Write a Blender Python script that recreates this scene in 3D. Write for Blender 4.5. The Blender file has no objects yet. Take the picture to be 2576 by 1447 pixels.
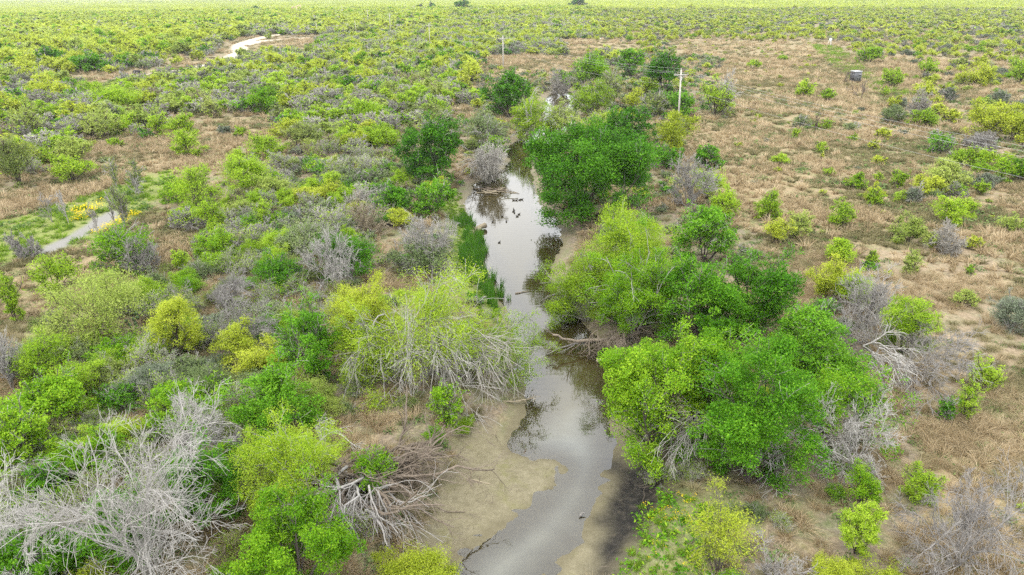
import bpy, math, random
import numpy as np
from mathutils import Matrix, Vector
rad = math.radians
scene = bpy.context.scene
COL = scene.collection
# ------------------------------------------------------------------ camera
CAM_H, PITCH, ROLL, LENS = 20.0, rad(22.51), rad(0.5), 25.0
RX = np.array([1.0, 0, 0]); FW = np.array([0, math.cos(PITCH), -math.sin(PITCH)]); UP = np.array([0, math.sin(PITCH), math.cos(PITCH)])
R2 = RX*math.cos(ROLL) - UP*math.sin(ROLL); U2 = UP*math.cos(ROLL) + RX*math.sin(ROLL)
cam_data = bpy.data.cameras.new('camera'); cam = bpy.data.objects.new('camera', cam_data); COL.objects.link(cam)
cam_data.lens = LENS; cam_data.sensor_width = 36.0; cam_data.clip_start = 0.5; cam_data.clip_end = 40000
cam.matrix_world = Matrix(((R2[0], U2[0], -FW[0], 0), (R2[1], U2[1], -FW[1], 0), (R2[2], U2[2], -FW[2], CAM_H), (0, 0, 0, 1)))
scene.camera = cam
# ------------------------------------------------------------------ sky, sun, exposure
SUN_EL, SUN_AZ = rad(58), rad(215)
world = bpy.data.worlds.new('World'); scene.world = world; world.use_nodes = True
nt = world.node_tree; nt.nodes.clear()
N = nt.nodes.new; L = nt.links.new
wo = N('ShaderNodeOutputWorld'); bg = N('ShaderNodeBackground'); sky = N('ShaderNodeTexSky')
sky.sky_type = 'NISHITA'; sky.sun_disc = False; sky.sun_elevation = SUN_EL; sky.sun_rotation = SUN_AZ; sky.air_density = 1.0; sky.dust_density = 2.0
tc = N('ShaderNodeTexCoord'); mp = N('ShaderNodeMapping'); mp.inputs['Scale'].default_value = (1.0, 1.0, 2.4)
nz = N('ShaderNodeTexNoise'); nz.inputs['Scale'].default_value = 2.2; nz.inputs['Detail'].default_value = 5; nz.inputs['Roughness'].default_value = 0.55
rp = N('ShaderNodeValToRGB'); e = rp.color_ramp.elements
e[0].position = 0.35; e[0].color = (0.69, 0.72, 0.76, 1); e[1].position = 0.68; e[1].color = (1.0, 0.99, 0.965, 1)
ml = N('ShaderNodeVectorMath'); ml.operation = 'SCALE'; ml.inputs['Scale'].default_value = 18.5
mx = N('ShaderNodeMix'); mx.data_type = 'RGBA'; mx.inputs['Factor'].default_value = 0.90
L(tc.outputs['Generated'], mp.inputs['Vector']); L(mp.outputs['Vector'], nz.inputs['Vector']); L(nz.outputs['Fac'], rp.inputs['Fac'])
L(rp.outputs['Color'], ml.inputs[0]); L(sky.outputs['Color'], mx.inputs['A']); L(ml.outputs['Vector'], mx.inputs['B'])
L(mx.outputs['Result'], bg.inputs['Color']); bg.inputs['Strength'].default_value = 0.1; L(bg.outputs[0], wo.inputs['Surface'])
sd = bpy.data.lights.new('sun', 'SUN'); sd.energy = 1.0; sd.angle = rad(14); sd.color = (1.0, 0.94, 0.82)
sun = bpy.data.objects.new('sun', sd); COL.objects.link(sun)
sun.rotation_euler = Vector((-math.sin(SUN_AZ)*math.cos(SUN_EL)*-1, math.cos(SUN_AZ)*math.cos(SUN_EL), math.sin(SUN_EL))).to_track_quat('Z', 'Y').to_euler()
scene.view_settings.view_transform = 'Standard'; scene.view_settings.look = 'None'
scene.view_settings.exposure = 0.74; scene.view_settings.gamma = 1.0; scene.view_settings.use_curve_mapping = False
cy = scene.cycles
cy.max_bounces = 6; cy.diffuse_bounces = 2; cy.glossy_bounces = 3; cy.transmission_bounces = 3; cy.transparent_max_bounces = 6; cy.volume_bounces = 0
cy.use_denoising = False
cy.adaptive_threshold = 0.004
cy.caustics_reflective = False; cy.caustics_refractive = False
# ------------------------------------------------------------------ photo geometry: where a view ray meets the ground
FPX, PCX, PCY = 2576*LENS/36.0, 1288.0, 723.5
def ray(px, py):
    d = FW + R2*((px-PCX)/FPX) + U2*((PCY-py)/FPX)
    return d
def at(px, py, z=0.0):
    d = ray(px, py); dz = min(d[2], -0.0015); t = (z-CAM_H)/dz
    return np.array([d[0]*t, d[1]*t, z])
def project(P):
    P = np.atleast_2d(P); v = P - np.array([0, 0, CAM_H]); w = v @ FW
    w = np.where(w < 0.1, 0.1, w)
    return PCX + FPX*(v @ R2)/w, PCY - FPX*(v @ U2)/w, w
def poly_at(pts, z=0.0):
    return np.array([at(x, y, z)[:2] for x, y in pts])
def inside(poly, X, Y):
    r = np.zeros(X.shape, bool); n = len(poly); j = n-1
    for i in range(n):
        xi, yi = poly[i]; xj, yj = poly[j]
        with np.errstate(divide='ignore', invalid='ignore'):
            c = ((yi > Y) != (yj > Y)) & (X < (xj-xi)*(Y-yi)/(yj-yi+1e-12)+xi)
        r ^= c; j = i
    return r
def segdist(poly, X, Y, closed=True):
    d = np.full(X.shape, 1e9); n = len(poly)
    for i in range(n if closed else n-1):
        ax, ay = poly[i]; bx, by = poly[(i+1) % n]
        dx, dy = bx-ax, by-ay; l2 = dx*dx+dy*dy+1e-12
        t = np.clip(((X-ax)*dx+(Y-ay)*dy)/l2, 0, 1)
        d = np.minimum(d, np.hypot(X-ax-t*dx, Y-ay-t*dy))
    return d
def sdist(poly, X, Y):
    d = segdist(poly, X, Y); return np.where(inside(poly, X, Y), -d, d)
def sstep(a, b, x):
    t = np.clip((x-a)/(b-a), 0, 1); return t*t*(3-2*t)
_pn = np.random.default_rng(5).random((64, 64))
def vnoise(X, Y, s):
    x = X/s; y = Y/s; xi = np.floor(x).astype(int); yi = np.floor(y).astype(int); fx = x-xi; fy = y-yi
    fx = fx*fx*(3-2*fx); fy = fy*fy*(3-2*fy)
    g = lambda a, b: _pn[a % 64, b % 64]
    return (g(xi, yi)*(1-fx)+g(xi+1, yi)*fx)*(1-fy) + (g(xi, yi+1)*(1-fx)+g(xi+1, yi+1)*fx)*fy
WZ = -0.9
def smooth(pts, n=2):
    p = np.array(pts, float)
    for _ in range(n):
        q = np.roll(p, -1, 0); p = np.stack([p*.75+q*.25, p*.25+q*.75], 1).reshape(-1, 2)
    return p
WATER = smooth(poly_at([(1120, 1475), (1165, 1390), (1255, 1338), (1312, 1300), (1370, 1250), (1400, 1225), (1424, 1192), (1415, 1160), (1370, 1150), (1320, 1150),
    (1274, 1135), (1298, 1085), (1330, 1030), (1318, 980), (1300, 920), (1296, 860), (1286, 795), (1262, 765), (1232, 690), (1202, 620), (1188, 560), (1168, 508), (1192, 480), (1195, 460),
    (1262, 432), (1288, 405), (1270, 388), (1268, 372), (1300, 358), (1350, 330), (1375, 300), (1370, 270), (1378, 244), (1390, 232), (1415, 226), (1440, 232), (1446, 246),
    (1452, 290), (1440, 310), (1420, 330), (1385, 368), (1345, 395), (1328, 430), (1345, 470), (1352, 520), (1402, 560), (1412, 620), (1368, 690), (1422, 760), (1480, 830), (1540, 890),
    (1572, 950), (1548, 1010), (1532, 1060), (1545, 1120), (1522, 1180), (1500, 1250), (1478, 1310), (1440, 1370), (1385, 1428), (1345, 1480), (1320, 1600), (1080, 1600)], WZ), 1)
FLAT = poly_at([(1100, 1470), (1060, 1380), (1110, 1260), (1150, 1185), (1185, 1125), (1270, 1120), (1285, 1155), (1340, 1158), (1400, 1125), (1432, 1160), (1405, 1225), (1165, 1390)], WZ)
FLATR = poly_at([(1345, 1480), (1440, 1370), (1500, 1250), (1530, 1140), (1590, 1150), (1585, 1260), (1545, 1345), (1470, 1480)], WZ)
NOTCH = poly_at([(1160, 470), (1190, 560), (1205, 610), (1215, 590), (1200, 540), (1215, 480), (1200, 455)], WZ)
def tz(X, Y):
    X = np.asarray(X, float); Y = np.asarray(Y, float); sh = X.shape; X = X.ravel(); Y = Y.ravel()
    base = (vnoise(X, Y, 23.)-.5)*.3 + (vnoise(X+50, Y+9, 7.)-.5)*.07 + (vnoise(X, Y, 2.1)-.5)*.02
    base = np.where(np.hypot(X, Y) > 500, base + (vnoise(X, Y, 700.)-.5)*6*sstep(500, 2000, np.hypot(X, Y)), base)
    near = (np.abs(X) < 60) & (Y > 5) & (Y < 330)
    if near.any():
        x = X[near]; y = Y[near]; d = sdist(WATER, x, y) + (vnoise(x, y, 1.3)-.5)*.35 + (vnoise(x, y, .45)-.5)*.2
        wb = 3.4 + 2.2*vnoise(x+7, y, 6.)
        up = sstep(0, 1, d/wb)
        fl = np.minimum(sdist(FLAT, x, y), sdist(FLATR, x, y))
        up = up*(0.10+0.90*sstep(-.6, 2.6, fl))
        z = np.where(d < 0, WZ + np.maximum(d*.22, -.8), WZ*(1-up) + up*base[near] + 0.028*np.minimum(d, 2) + (vnoise(x, y, .5)-.5)*.045)
        base[near] = z
    return base.reshape(sh)
def tz1(x, y): return float(tz(np.array([x]), np.array([y]))[0])
def ground(px, py):
    p = at(px, py)
    for _ in range(3): p = at(px, py, tz1(p[0], p[1]))
    return p
# ------------------------------------------------------------------ ground cover map (what grows where, read from the photograph)
ROWS = [0, 15, 40, 70, 100, 140, 180, 230, 290, 350, 420, 500, 580, 680, 780, 900, 1040, 1200, 1447]
RUNS = ["L 22 K 4", "L 15 K 11", "L 11 M 4 K 11", "L 6 B 3 M 6 K 11", "L 5 M 1 O 2 B 2 M 4 T 2 K 1 T 4 K 5",
        "L 1 M 3 R 1 M 2 B 2 M 3 T 3 M 1 C 2 T 5 R 1 K 2", "M 2 R 1 M 3 B 2 M 4 C 6 T 5 R 3", "B 1 M 5 B 2 M 3 B 1 C 6 T 5 R 3", "B 1 M 1 B 1 M 2 O 2 M 3 B 1 C 6 O 1 T 4 R 4", "B 1 M 1 T 1 O 3 M 1 B 1 M 1 B 1 C 7 O 1 T 4 R 4",
        "M 1 T 2 O 2 M 2 N 4 C 6 R 1 T 5 R 3", "T 1 O 3 M 2 N 4 C 8 T 8", "O 3 T 2 N 4 C 10 T 7", "T 3 M 1 N 5 C 11 T 1 C 1 T 4", "T 1 M 2 N 6 C 14 T 3", "T 1 M 1 N 6 C 15 T 3", "N 6 C 17 T 3", "N 6 C 17 T 3"]
CODES = 'LMBKRTONC'
GRID = np.array([sum(([CODES.index(c)]*int(k) for c, k in zip(r.split()[::2], r.split()[1::2])), []) for r in RUNS])
def code_at(X, Y, jit=0):
    px, py, w = project(np.stack([X, Y, np.zeros_like(X)], 1))
    if jit:
        px = px + (vnoise(X, Y, 9.)-.5)*60; py = py + (vnoise(X+31, Y, 9.)-.5)*20
    c = np.clip((px/100).astype(int), 0, 25); r = np.clip(np.searchsorted(np.array(ROWS), py, 'right')-1, 0, len(RUNS)-1)
    return GRID[r, c]
# ------------------------------------------------------------------ helpers
def mesh_np(name, V, F, mats, tint=None, midx=None, smooth_sh=False):
    """F: (n,k) array, or a list of such arrays"""
    Fs = [np.asarray(f, np.int32) for f in (F if isinstance(F, list) else [F]) if len(f)]
    me = bpy.data.meshes.new(name); V = np.asarray(V, np.float32)
    me.vertices.add(len(V)); me.vertices.foreach_set('co', V.ravel())
    nl = sum(f.size for f in Fs); nf = sum(len(f) for f in Fs)
    me.loops.add(nl); me.loops.foreach_set('vertex_index', np.concatenate([f.ravel() for f in Fs]))
    tot = np.concatenate([np.full(len(f), f.shape[1], np.int32) for f in Fs]); st = np.concatenate([[0], np.cumsum(tot)[:-1]]).astype(np.int32)
    me.polygons.add(nf); me.polygons.foreach_set('loop_start', st)
    if midx is not None: me.polygons.foreach_set('material_index', np.asarray(midx, np.int32))
    if smooth_sh: me.polygons.foreach_set('use_smooth', np.ones(nf, bool))
    for m in mats: me.materials.append(m)
    if tint is not None:
        a = me.attributes.new('tint', 'FLOAT', 'FACE'); a.data.foreach_set('value', np.asarray(tint, np.float32))
    me.update(calc_edges=True)
    return me
def tubes(P, Rd, S=4, cap=False):
    P = np.asarray(P, float); Nn, K, _ = P.shape
    if cap:
        P = np.concatenate([P[:, :1], P, P[:, -1:]], 1); Rd = np.concatenate([Rd[:, :1]*0+.0005, Rd, Rd[:, -1:]*0+.0005], 1); K += 2
    T = np.gradient(P, axis=1); T /= np.linalg.norm(T, axis=2, keepdims=True)+1e-9
    if cap: T[:, 0] = T[:, 2]; T[:, 1] = T[:, 2]; T[:, -1] = T[:, -3]; T[:, -2] = T[:, -3]
    ref = np.where(np.abs(T[:, :1, 2:3]) < .8, np.array([0, 0, 1.]), np.array([1., 0.2, 0])); ref = np.broadcast_to(ref, T.shape)
    A = np.cross(T, ref); A /= np.linalg.norm(A, axis=2, keepdims=True)+1e-9; B = np.cross(T, A)
    an = np.arange(S)*2*math.pi/S
    ring = P[:, :, None] + Rd[:, :, None, None]*(A[:, :, None]*np.cos(an)[None, None, :, None] + B[:, :, None]*np.sin(an)[None, None, :, None])
    V = ring.reshape(-1, 3)
    i = np.arange(Nn*K).reshape(Nn, K)[:, :-1]; s = np.arange(S); s2 = (s+1) % S
    a = i[:, :, None]*S
    F = np.stack([a+s, a+s2, a+S+s2, a+S+s], -1).reshape(-1, 4)
    return V, F
def unit(v): return v/(np.linalg.norm(v, axis=-1, keepdims=True)+1e-9)
def grow(rng, B, D, Ln, K, wig, trop):
    P = [B]; d = unit(D); st = (Ln/(K-1))[:, None]
    for k in range(K-1):
        P.append(P[-1]+d*st); d = unit(d+rng.normal(0, wig, d.shape)+np.array(trop)/(K-1))
    return np.stack(P, 1)
def kids(rng, P, Rd, n, t0, ang, ratio, K, wig, trop, rr, tmax=1.0):
    Nn, Kp, _ = P.shape; ix = np.repeat(np.arange(Nn), n); t = rng.uniform(t0, tmax, len(ix))
    f = t*(Kp-1); k = np.minimum(f.astype(int), Kp-2); u = (f-k)[:, None]
    B = P[ix, k]*(1-u)+P[ix, k+1]*u; T = unit(P[ix, k+1]-P[ix, k]); r0 = Rd[ix, k]*(1-u[:, 0])+Rd[ix, k+1]*u[:, 0]
    q = unit(np.cross(T, rng.normal(0, 1, T.shape))); a = rng.uniform(ang*.5, ang*1.3, len(ix))[:, None]
    D = T*np.cos(a)+q*np.sin(a)
    plen = np.linalg.norm(P[:, -1]-P[:, 0], axis=1)[ix]; Ln = plen*ratio*rng.uniform(.6, 1.25, len(ix))*(1.15-.5*t)
    C = grow(rng, B, D, Ln, K, wig, trop)
    return C, (r0*rr)[:, None]*np.linspace(1, .35, K)[None]
def leaf_quads(rng, C, ln, wd, upb, dir_bias=None):
    n = len(C); nn = rng.normal(0, 1, (n, 3)); nn[:, 2] = np.abs(nn[:, 2])+upb; nn = unit(nn)
    d = rng.normal(0, 1, (n, 3))
    if dir_bias is not None: d = d+dir_bias
    d = unit(d-nn*(d*nn).sum(1, keepdims=True)); s = np.cross(nn, d)
    l = (ln*rng.uniform(.45, 1.6, n))[:, None]; w = (wd*rng.uniform(.7, 1.3, n))[:, None]
    V = np.stack([C-d*l*.5, C+s*w*.5, C+d*l*.5+nn*l*.06, C-s*w*.5], 1).reshape(-1, 3)
    return V, np.arange(4*n).reshape(n, 4)
# ------------------------------------------------------------------ materials
def srgb(r, g, b): return tuple((c/255/12.92 if c/255 <= .04045 else ((c/255+.055)/1.055)**2.4) for c in (r, g, b))+(1,)
class NT:
    def __init__(s, name):
        s.m = bpy.data.materials.new(name); s.m.use_nodes = True; s.t = s.m.node_tree; s.t.nodes.clear(); s.out = s.n('ShaderNodeOutputMaterial')
    def n(s, ty, **kw):
        x = s.t.nodes.new(ty)
        for k, v in kw.items():
            if k.startswith('i_'): x.inputs[k[2:].replace('_', ' ')].default_value = v
            else: setattr(x, k, v)
        return x
    def l(s, a, b): s.t.links.new(a, b)
    def ramp(s, fac, stops):
        r = s.n('ShaderNodeValToRGB'); el = r.color_ramp.elements
        while len(el) < len(stops): el.new(.5)
        for q, (p, c) in zip(el, stops): q.position = p; q.color = c if len(c) == 4 else tuple(c)+(1,)
        s.l(fac, r.inputs['Fac']); return r.outputs['Color']
    def mixc(s, f, a, b, blend='MIX'):
        m = s.n('ShaderNodeMix', data_type='RGBA', blend_type=blend)
        for sock, v in (('Factor', f), ('A', a), ('B', b)):
            if hasattr(v, 'links'): s.l(v, m.inputs[sock])
            else: m.inputs[sock].default_value = v if sock == 'Factor' else (tuple(v)+(1,) if len(v) == 3 else v)
        return m.outputs['Result']
    def math(s, op, a, b=0.0, clamp=False):
        m = s.n('ShaderNodeMath', operation=op, use_clamp=clamp)
        for i, v in enumerate((a, b)):
            if hasattr(v, 'links'): s.l(v, m.inputs[i])
            else: m.inputs[i].default_value = v
        return m.outputs[0]
    def noise(s, scale, detail=4, rough=.6, vec=None, dist=0.0):
        x = s.n('ShaderNodeTexNoise'); x.inputs['Scale'].default_value = scale; x.inputs['Detail'].default_value = detail; x.inputs['Roughness'].default_value = rough; x.inputs['Distortion'].default_value = dist
        if vec is not None: s.l(vec, x.inputs['Vector'])
        return x.outputs['Fac']
    def attr(s, name): return s.n('ShaderNodeAttribute', attribute_name=name)
def leaf_mat(name, dark, mid, light, trans=.35, vary=.5):
    """leaf colour runs from old to new leaf by a per-leaf value, plus a per-plant shift"""
    t = NT(name); a = t.attr('tint').outputs['Fac']; oi = t.n('ShaderNodeObjectInfo').outputs['Random']
    f = t.math('ADD', a, t.math('MULTIPLY', t.math('SUBTRACT', oi, .5), vary), True)
    c = t.ramp(f, [(0.0, dark), (.5, mid), (1.0, light)])
    d = t.n('ShaderNodeBsdfPrincipled'); t.l(c, d.inputs['Base Color']); d.inputs['Roughness'].default_value = .6; d.inputs['Specular IOR Level'].default_value = .07
    tr = t.n('ShaderNodeBsdfTranslucent'); t.l(c, tr.inputs['Color'])
    m = t.n('ShaderNodeMixShader'); m.inputs[0].default_value = trans; t.l(d.outputs[0], m.inputs[1]); t.l(tr.outputs[0], m.inputs[2]); t.l(m.outputs[0], t.out.inputs['Surface'])
    return t.m
def bark_mat(name, a, b, scale=9.):
    t = NT(name); tc = t.n('ShaderNodeTexCoord'); oi = t.n('ShaderNodeObjectInfo').outputs['Random']
    n = t.noise(scale, 4, .65, tc.outputs['Object']); f = t.math('ADD', n, t.math('MULTIPLY', t.math('SUBTRACT', oi, .5), .35), True)
    c = t.ramp(f, [(.3, a), (.7, b)]); d = t.n('ShaderNodeBsdfPrincipled'); t.l(c, d.inputs['Base Color']); d.inputs['Roughness'].default_value = .9; d.inputs['Specular IOR Level'].default_value = .15
    t.l(d.outputs[0], t.out.inputs['Surface']); return t.m
def plain_mat(name, a, b, scale=6., rough=.7, metal=0.0):
    t = NT(name); tc = t.n('ShaderNodeTexCoord'); n = t.noise(scale, 5, .6, tc.outputs['Object'])
    c = t.ramp(n, [(.3, a), (.7, b)]); d = t.n('ShaderNodeBsdfPrincipled'); t.l(c, d.inputs['Base Color']); d.inputs['Roughness'].default_value = rough; d.inputs['Metallic'].default_value = metal
    t.l(d.outputs[0], t.out.inputs['Surface']); return t.m
LM = dict(
    lime=leaf_mat('leaf_lime', (.18, .32, .018), (.32, .50, .030), (.48, .65, .06), .38),
    yellow=leaf_mat('leaf_yellow', (.26, .34, .025), (.41, .50, .042), (.57, .63, .08), .36),
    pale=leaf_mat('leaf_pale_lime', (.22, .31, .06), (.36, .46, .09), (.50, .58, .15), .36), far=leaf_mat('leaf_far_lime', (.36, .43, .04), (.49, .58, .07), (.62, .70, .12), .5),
    light=leaf_mat('leaf_light_green', (.08, .22, .008), (.19, .38, .014), (.36, .54, .035), .3),
    mid=leaf_mat('leaf_mid_green', (.030, .125, .005), (.09, .26, .010), (.21, .43, .028), .27),
    deep=leaf_mat('leaf_deep_green', (.015, .080, .004), (.048, .17, .007), (.12, .30, .018), .24),
    willow=leaf_mat('leaf_willow', (.17, .29, .018), (.30, .46, .028), (.46, .60, .05), .4),
    olive=leaf_mat('leaf_olive', (.12, .18, .045), (.22, .29, .075), (.34, .40, .11)),
    sage=leaf_mat('leaf_sage', (.09, .125, .075), (.15, .19, .12), (.24, .28, .19), .2),
    grey=leaf_mat('leaf_grey_green', (.11, .17, .06), (.19, .26, .10), (.30, .36, .15), .3))
BK = dict(dark=bark_mat('bark_dark', (.045, .038, .033), (.13, .11, .10)), grey=bark_mat('bark_grey', (.22, .205, .195), (.42, .40, .38)),
          pale=bark_mat('bark_bleached', (.26, .246, .23), (.54, .52, .49)), mauve=bark_mat('bark_mauve_grey', (.29, .272, .24), (.51, .487, .45)), twig=bark_mat('twig_olive_grey', (.16, .15, .09), (.30, .28, .18)),
          brown=bark_mat('bark_brown', (.14, .11, .085), (.30, .25, .20)), tan=bark_mat('bark_tan', (.24, .20, .14), (.42, .36, .26)))
# ------------------------------------------------------------------ plants
#        stems  elev(lo,hi) K wig trop  n1 ang  ratio n2 ratio2 | leaf: on frac, sigma, len mult, width ratio, cover | base radius
SPEC = dict(
    M=dict(n0=6, el=(22, 84), wig=.13, trop=.25, n1=6, n2=5, r1=.55, r2=.5, sig=.085, lw=.34, lm=1.0, cov=1.75, leafy=.92, br=.017, bark='dark', tw='twig', trop2=.15),
    G=dict(n0=8, el=(8, 86), wig=.10, trop=.15, n1=8, n2=5, r1=.5, r2=.45, sig=.060, lw=.62, lm=1.0, cov=2.1, leafy=1., br=.018, bark='dark', tw='grey', trop2=.05),
    W=dict(n0=11, el=(18, 86), wig=.09, trop=-.35, n1=7, n2=5, r1=.5, r2=.55, sig=.06, lw=.34, lm=1.0, cov=1.25, leafy=.93, br=.012, bark='grey', tw='grey', trop2=-.5),
    N=dict(n0=10, el=(15, 86), wig=.14, trop=0., n1=7, n2=7, r1=.5, r2=.5, sig=.07, lw=.5, lm=.95, cov=1.15, leafy=.72, br=.012, bark='grey', tw='grey', trop2=0.),
    S=dict(n0=12, el=(8, 86), wig=.1, trop=.3, n1=6, n2=5, r1=.5, r2=.5, sig=.07, lw=.3, lm=.9, cov=1.6, leafy=1., br=.010, bark='grey', tw='grey', trop2=.3),
    B=dict(n0=12, el=(18, 86), wig=.13, trop=.25, n1=8, n2=7, r1=.55, r2=.5, sig=.08, lw=.4, lm=.8, cov=.28, leafy=.6, br=.013, bark='mauve', tw='mauve', trop2=.25, n3=3),
    D=dict(n0=9, el=(14, 82), wig=.22, trop=-.15, n1=9, n2=8, r1=.6, r2=.52, sig=0, lw=0, lm=0, cov=0, leafy=0, br=.0125, bark='pale', tw='pale', trop2=-.2, n3=5),
    Q=dict(n0=3, el=(55, 86), wig=.14, trop=.1, n1=5, n2=4, r1=.5, r2=.5, sig=0, lw=0, lm=0, cov=0, leafy=0, br=.007, bark='brown', tw='brown', trop2=.2, n3=2))
FILL = dict(M=(.24, 34, -.1), G=(.60, 110, -.45), W=(.26, 70, -.3), N=(.36, 55, -.3), S=(.5, 36, -.2), B=(.3, 30, 0), D=(0, 10, 0), Q=(0, 10, 0))
def plant_meshes(kind, R, H, dist, seed, leaf='lime', bark=None, cov=1., name='plant', maxleaf=100000, lean=(0, 0), lod=0):
    """trunk mesh and crown mesh of one plant of crown radius R and height H, with leaves and twigs sized for a view from dist metres"""
    rng = np.random.default_rng(seed); s = SPEC[kind]
    a = R; hz = .6*H; cz = .4*H; n0 = s['n0'] if not lod else max(4, s['n0']-3)
    az = (np.arange(n0)+rng.uniform(-.35, .35, n0))*2.4; el = np.radians(rng.uniform(*s['el'], n0)); el[0] = rad(80)
    D = np.stack([np.cos(az)*np.cos(el), np.sin(az)*np.cos(el), np.sin(el)], 1)
    D[:, 0] += lean[0]; D[:, 1] += lean[1]; D = unit(D*np.array([R, R, H*.75])) 
    A = (D[:, :2]**2).sum(1)/a**2 + D[:, 2]**2/hz**2; B = -2*D[:, 2]*cz/hz**2; Cc = cz**2/hz**2-1
    tl = (-B+np.sqrt(np.maximum(B*B-4*A*Cc, 0)))/(2*A)*rng.uniform(.62, .95, n0)
    base = rng.normal(0, .02*R, (n0, 3)); base[:, 2] = -.12
    K0 = 7
    P0 = grow(rng, base, D, tl, K0, s['wig'], (0, 0, s['trop']))
    rmin = dist*(.00042 if kind not in 'BDQ' else .00028)
    r0 = max(s['br']*(R+H)*.5, .02); Rd0 = r0*rng.uniform(.7, 1.15, n0)[:, None]*np.linspace(1, .28, K0)[None]
    n1 = s['n1'] if not lod else max(4, s['n1']-1); n2 = s['n2'] if not lod else max(3, s['n2']-1)
    P1, Rd1 = kids(rng, P0, Rd0, n1, .22, rad(48), s['r1'], 5, s['wig']*1.1, (0, 0, s['trop2']), .62)
    P2, Rd2 = kids(rng, P1, Rd1, n2, .15, rad(45), s['r2'], 4, s['wig']*1.1, (0, 0, s['trop2']), .6)
    tw = [(P2, Rd2)]
    if s.get('n3') and lod < 2:
        P3, Rd3 = kids(rng, P2, Rd2, s['n3'] if not lod else 2, .1, rad(40), .6, 4, s['wig'], (0, 0, s['trop2']), .6); tw.append((P3, Rd3))
    # fit the skeleton to the wanted envelope
    tips = P2[:, -1]; sx = R/max(np.percentile(np.hypot(tips[:, 0]-lean[0]*R*.3, tips[:, 1]-lean[1]*R*.3), 93), .1); sz = H/max(np.percentile(tips[:, 2], 97), .1)
    sc = np.array([sx, sx, sz])
    for P in [P0, P1]+[p for p, _ in tw]: P *= sc
    hi = [P0, P1]+[p for p, _ in tw]
    for P in hi: P[..., 2] = np.maximum(P[..., 2], -.15 if P is P0 else .02)
    V0, F0 = tubes(P0, np.maximum(Rd0, rmin), 6 if not lod else 4); V1, F1 = tubes(P1, np.maximum(Rd1, rmin*.9), 4 if not lod else 3)
    bark = bark or s['bark']
    trunk = mesh_np(name+'_trunk', np.concatenate([V0, V1]), np.concatenate([F0, F1+len(V0)]), [BK[bark]], smooth_sh=True)
    Vs, Fs, T, M, off = [], [], [], [], 0
    keep = 1. if s['n2'] > 5 else (.9 if not lod else .5)
    for P, Rd in tw:
        if keep < 1: k = rng.random(len(P)) < keep; P, Rd = P[k], Rd[k]
        V, F = tubes(P, np.maximum(Rd, rmin*.72), 3); Vs.append(V); Fs.append(F+off); off += len(V); T.append(np.full(len(F), .5)); M.append(np.full(len(F), 1))
    if s['cov']*cov > 0:
        ll = max(.062, dist*.0027)*s['lm']
        nl = int(min(maxleaf, s['cov']*cov*4.2*(R*R+R*H)*.5*math.pi/(.5*ll*ll*max(s['lw'], .25)*2.2)))
        w = rng.random(len(P1)) < s['leafy']; ok = np.repeat(w, n2); cand = np.nonzero(ok)[0]
        wt = rng.uniform(.35, 1.6, len(cand)); wt /= wt.sum()
        j = rng.choice(cand, nl, p=wt); t = rng.uniform(.25, 1.05, nl)**.8*(P2.shape[1]-1); k = np.clip(t.astype(int), 0, P2.shape[1]-2); u = (t-k)[:, None]
        C = P2[j, k]*(1-u)+P2[j, k+1]*u + rng.normal(0, 1, (nl, 3))*s['sig']*np.array([R, R, min(R, H*.6)*.8])
        cl = rng.random(len(P2))*.5+np.repeat(rng.random(len(P1)), n2)*.5
        fr, nc, zlo = FILL[kind]; fill = rng.random(nl) < fr
        cd = unit(rng.normal(0, 1, (nc, 3))); cd[:, 2] = np.where(cd[:, 2] < zlo, np.abs(cd[:, 2]), cd[:, 2]); cc = np.array([lean[0]*R*.3, lean[1]*R*.3, .46*H])+cd*np.array([R, R, .54*H])*rng.uniform(.45, .93, (nc, 1))*np.where(rng.random((nc, 1)) < .2, 1.12, .97)
        if kind == 'G':
            ld = unit(rng.normal(0, 1, (18, 3))); ld[:, 2] = np.where(ld[:, 2] < -.35, np.abs(ld[:, 2]), ld[:, 2]); lc = np.array([0, 0, .46*H])+ld*np.array([R, R, .54*H])*rng.uniform(.62, .92, (18, 1)); li = rng.integers(0, 18, nc)
            cc = lc[li]+unit(rng.normal(0, 1, (nc, 3)))*np.array([R, R, min(R, .6*H)])*rng.uniform(.12, .36, (nc, 1))
        cs = R*rng.uniform(.45, 1.35, nc)*.30/math.sqrt(nc/40.); ci = rng.choice(nc, nl, p=cs**2/(cs**2).sum()); off_ = unit(rng.normal(0, 1, (nl, 3)))*rng.uniform(.15, 1., (nl, 1))**.5*cs[ci][:, None]*np.array([1, 1, .72])
        C = np.where(fill[:, None], cc[ci]+off_, C); ct = rng.random(nc) if kind != 'G' else np.clip(rng.random(18)[li]*.7+rng.random(nc)*.3, 0, 1); tn = np.where(fill, ct[ci], cl[j])
        g = C[:, 2] > .06; C = C[g]; j = j[g]; tn = tn[g]
        out = None if kind not in 'MW' else unit(P2[j, -1]-P2[j, 0])*.9
        V, F = leaf_quads(rng, C, ll, ll*s['lw'], (.55, 1.2, 2.0)[lod], out)
        Vs.append(V); Fs.append(F+off); off += len(V); T.append(np.clip(.10+.5*tn+rng.normal(.2, .21, len(C)), 0, 1)); M.append(np.zeros(len(C)))
    lm = LM.get(leaf, LM['lime'])
    crown = mesh_np(name+'_crown', np.concatenate(Vs), np.concatenate(Fs), [lm, BK[s['tw'] if bark == s['bark'] else bark]], np.concatenate(T), np.concatenate(M))
    return trunk, crown
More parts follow.
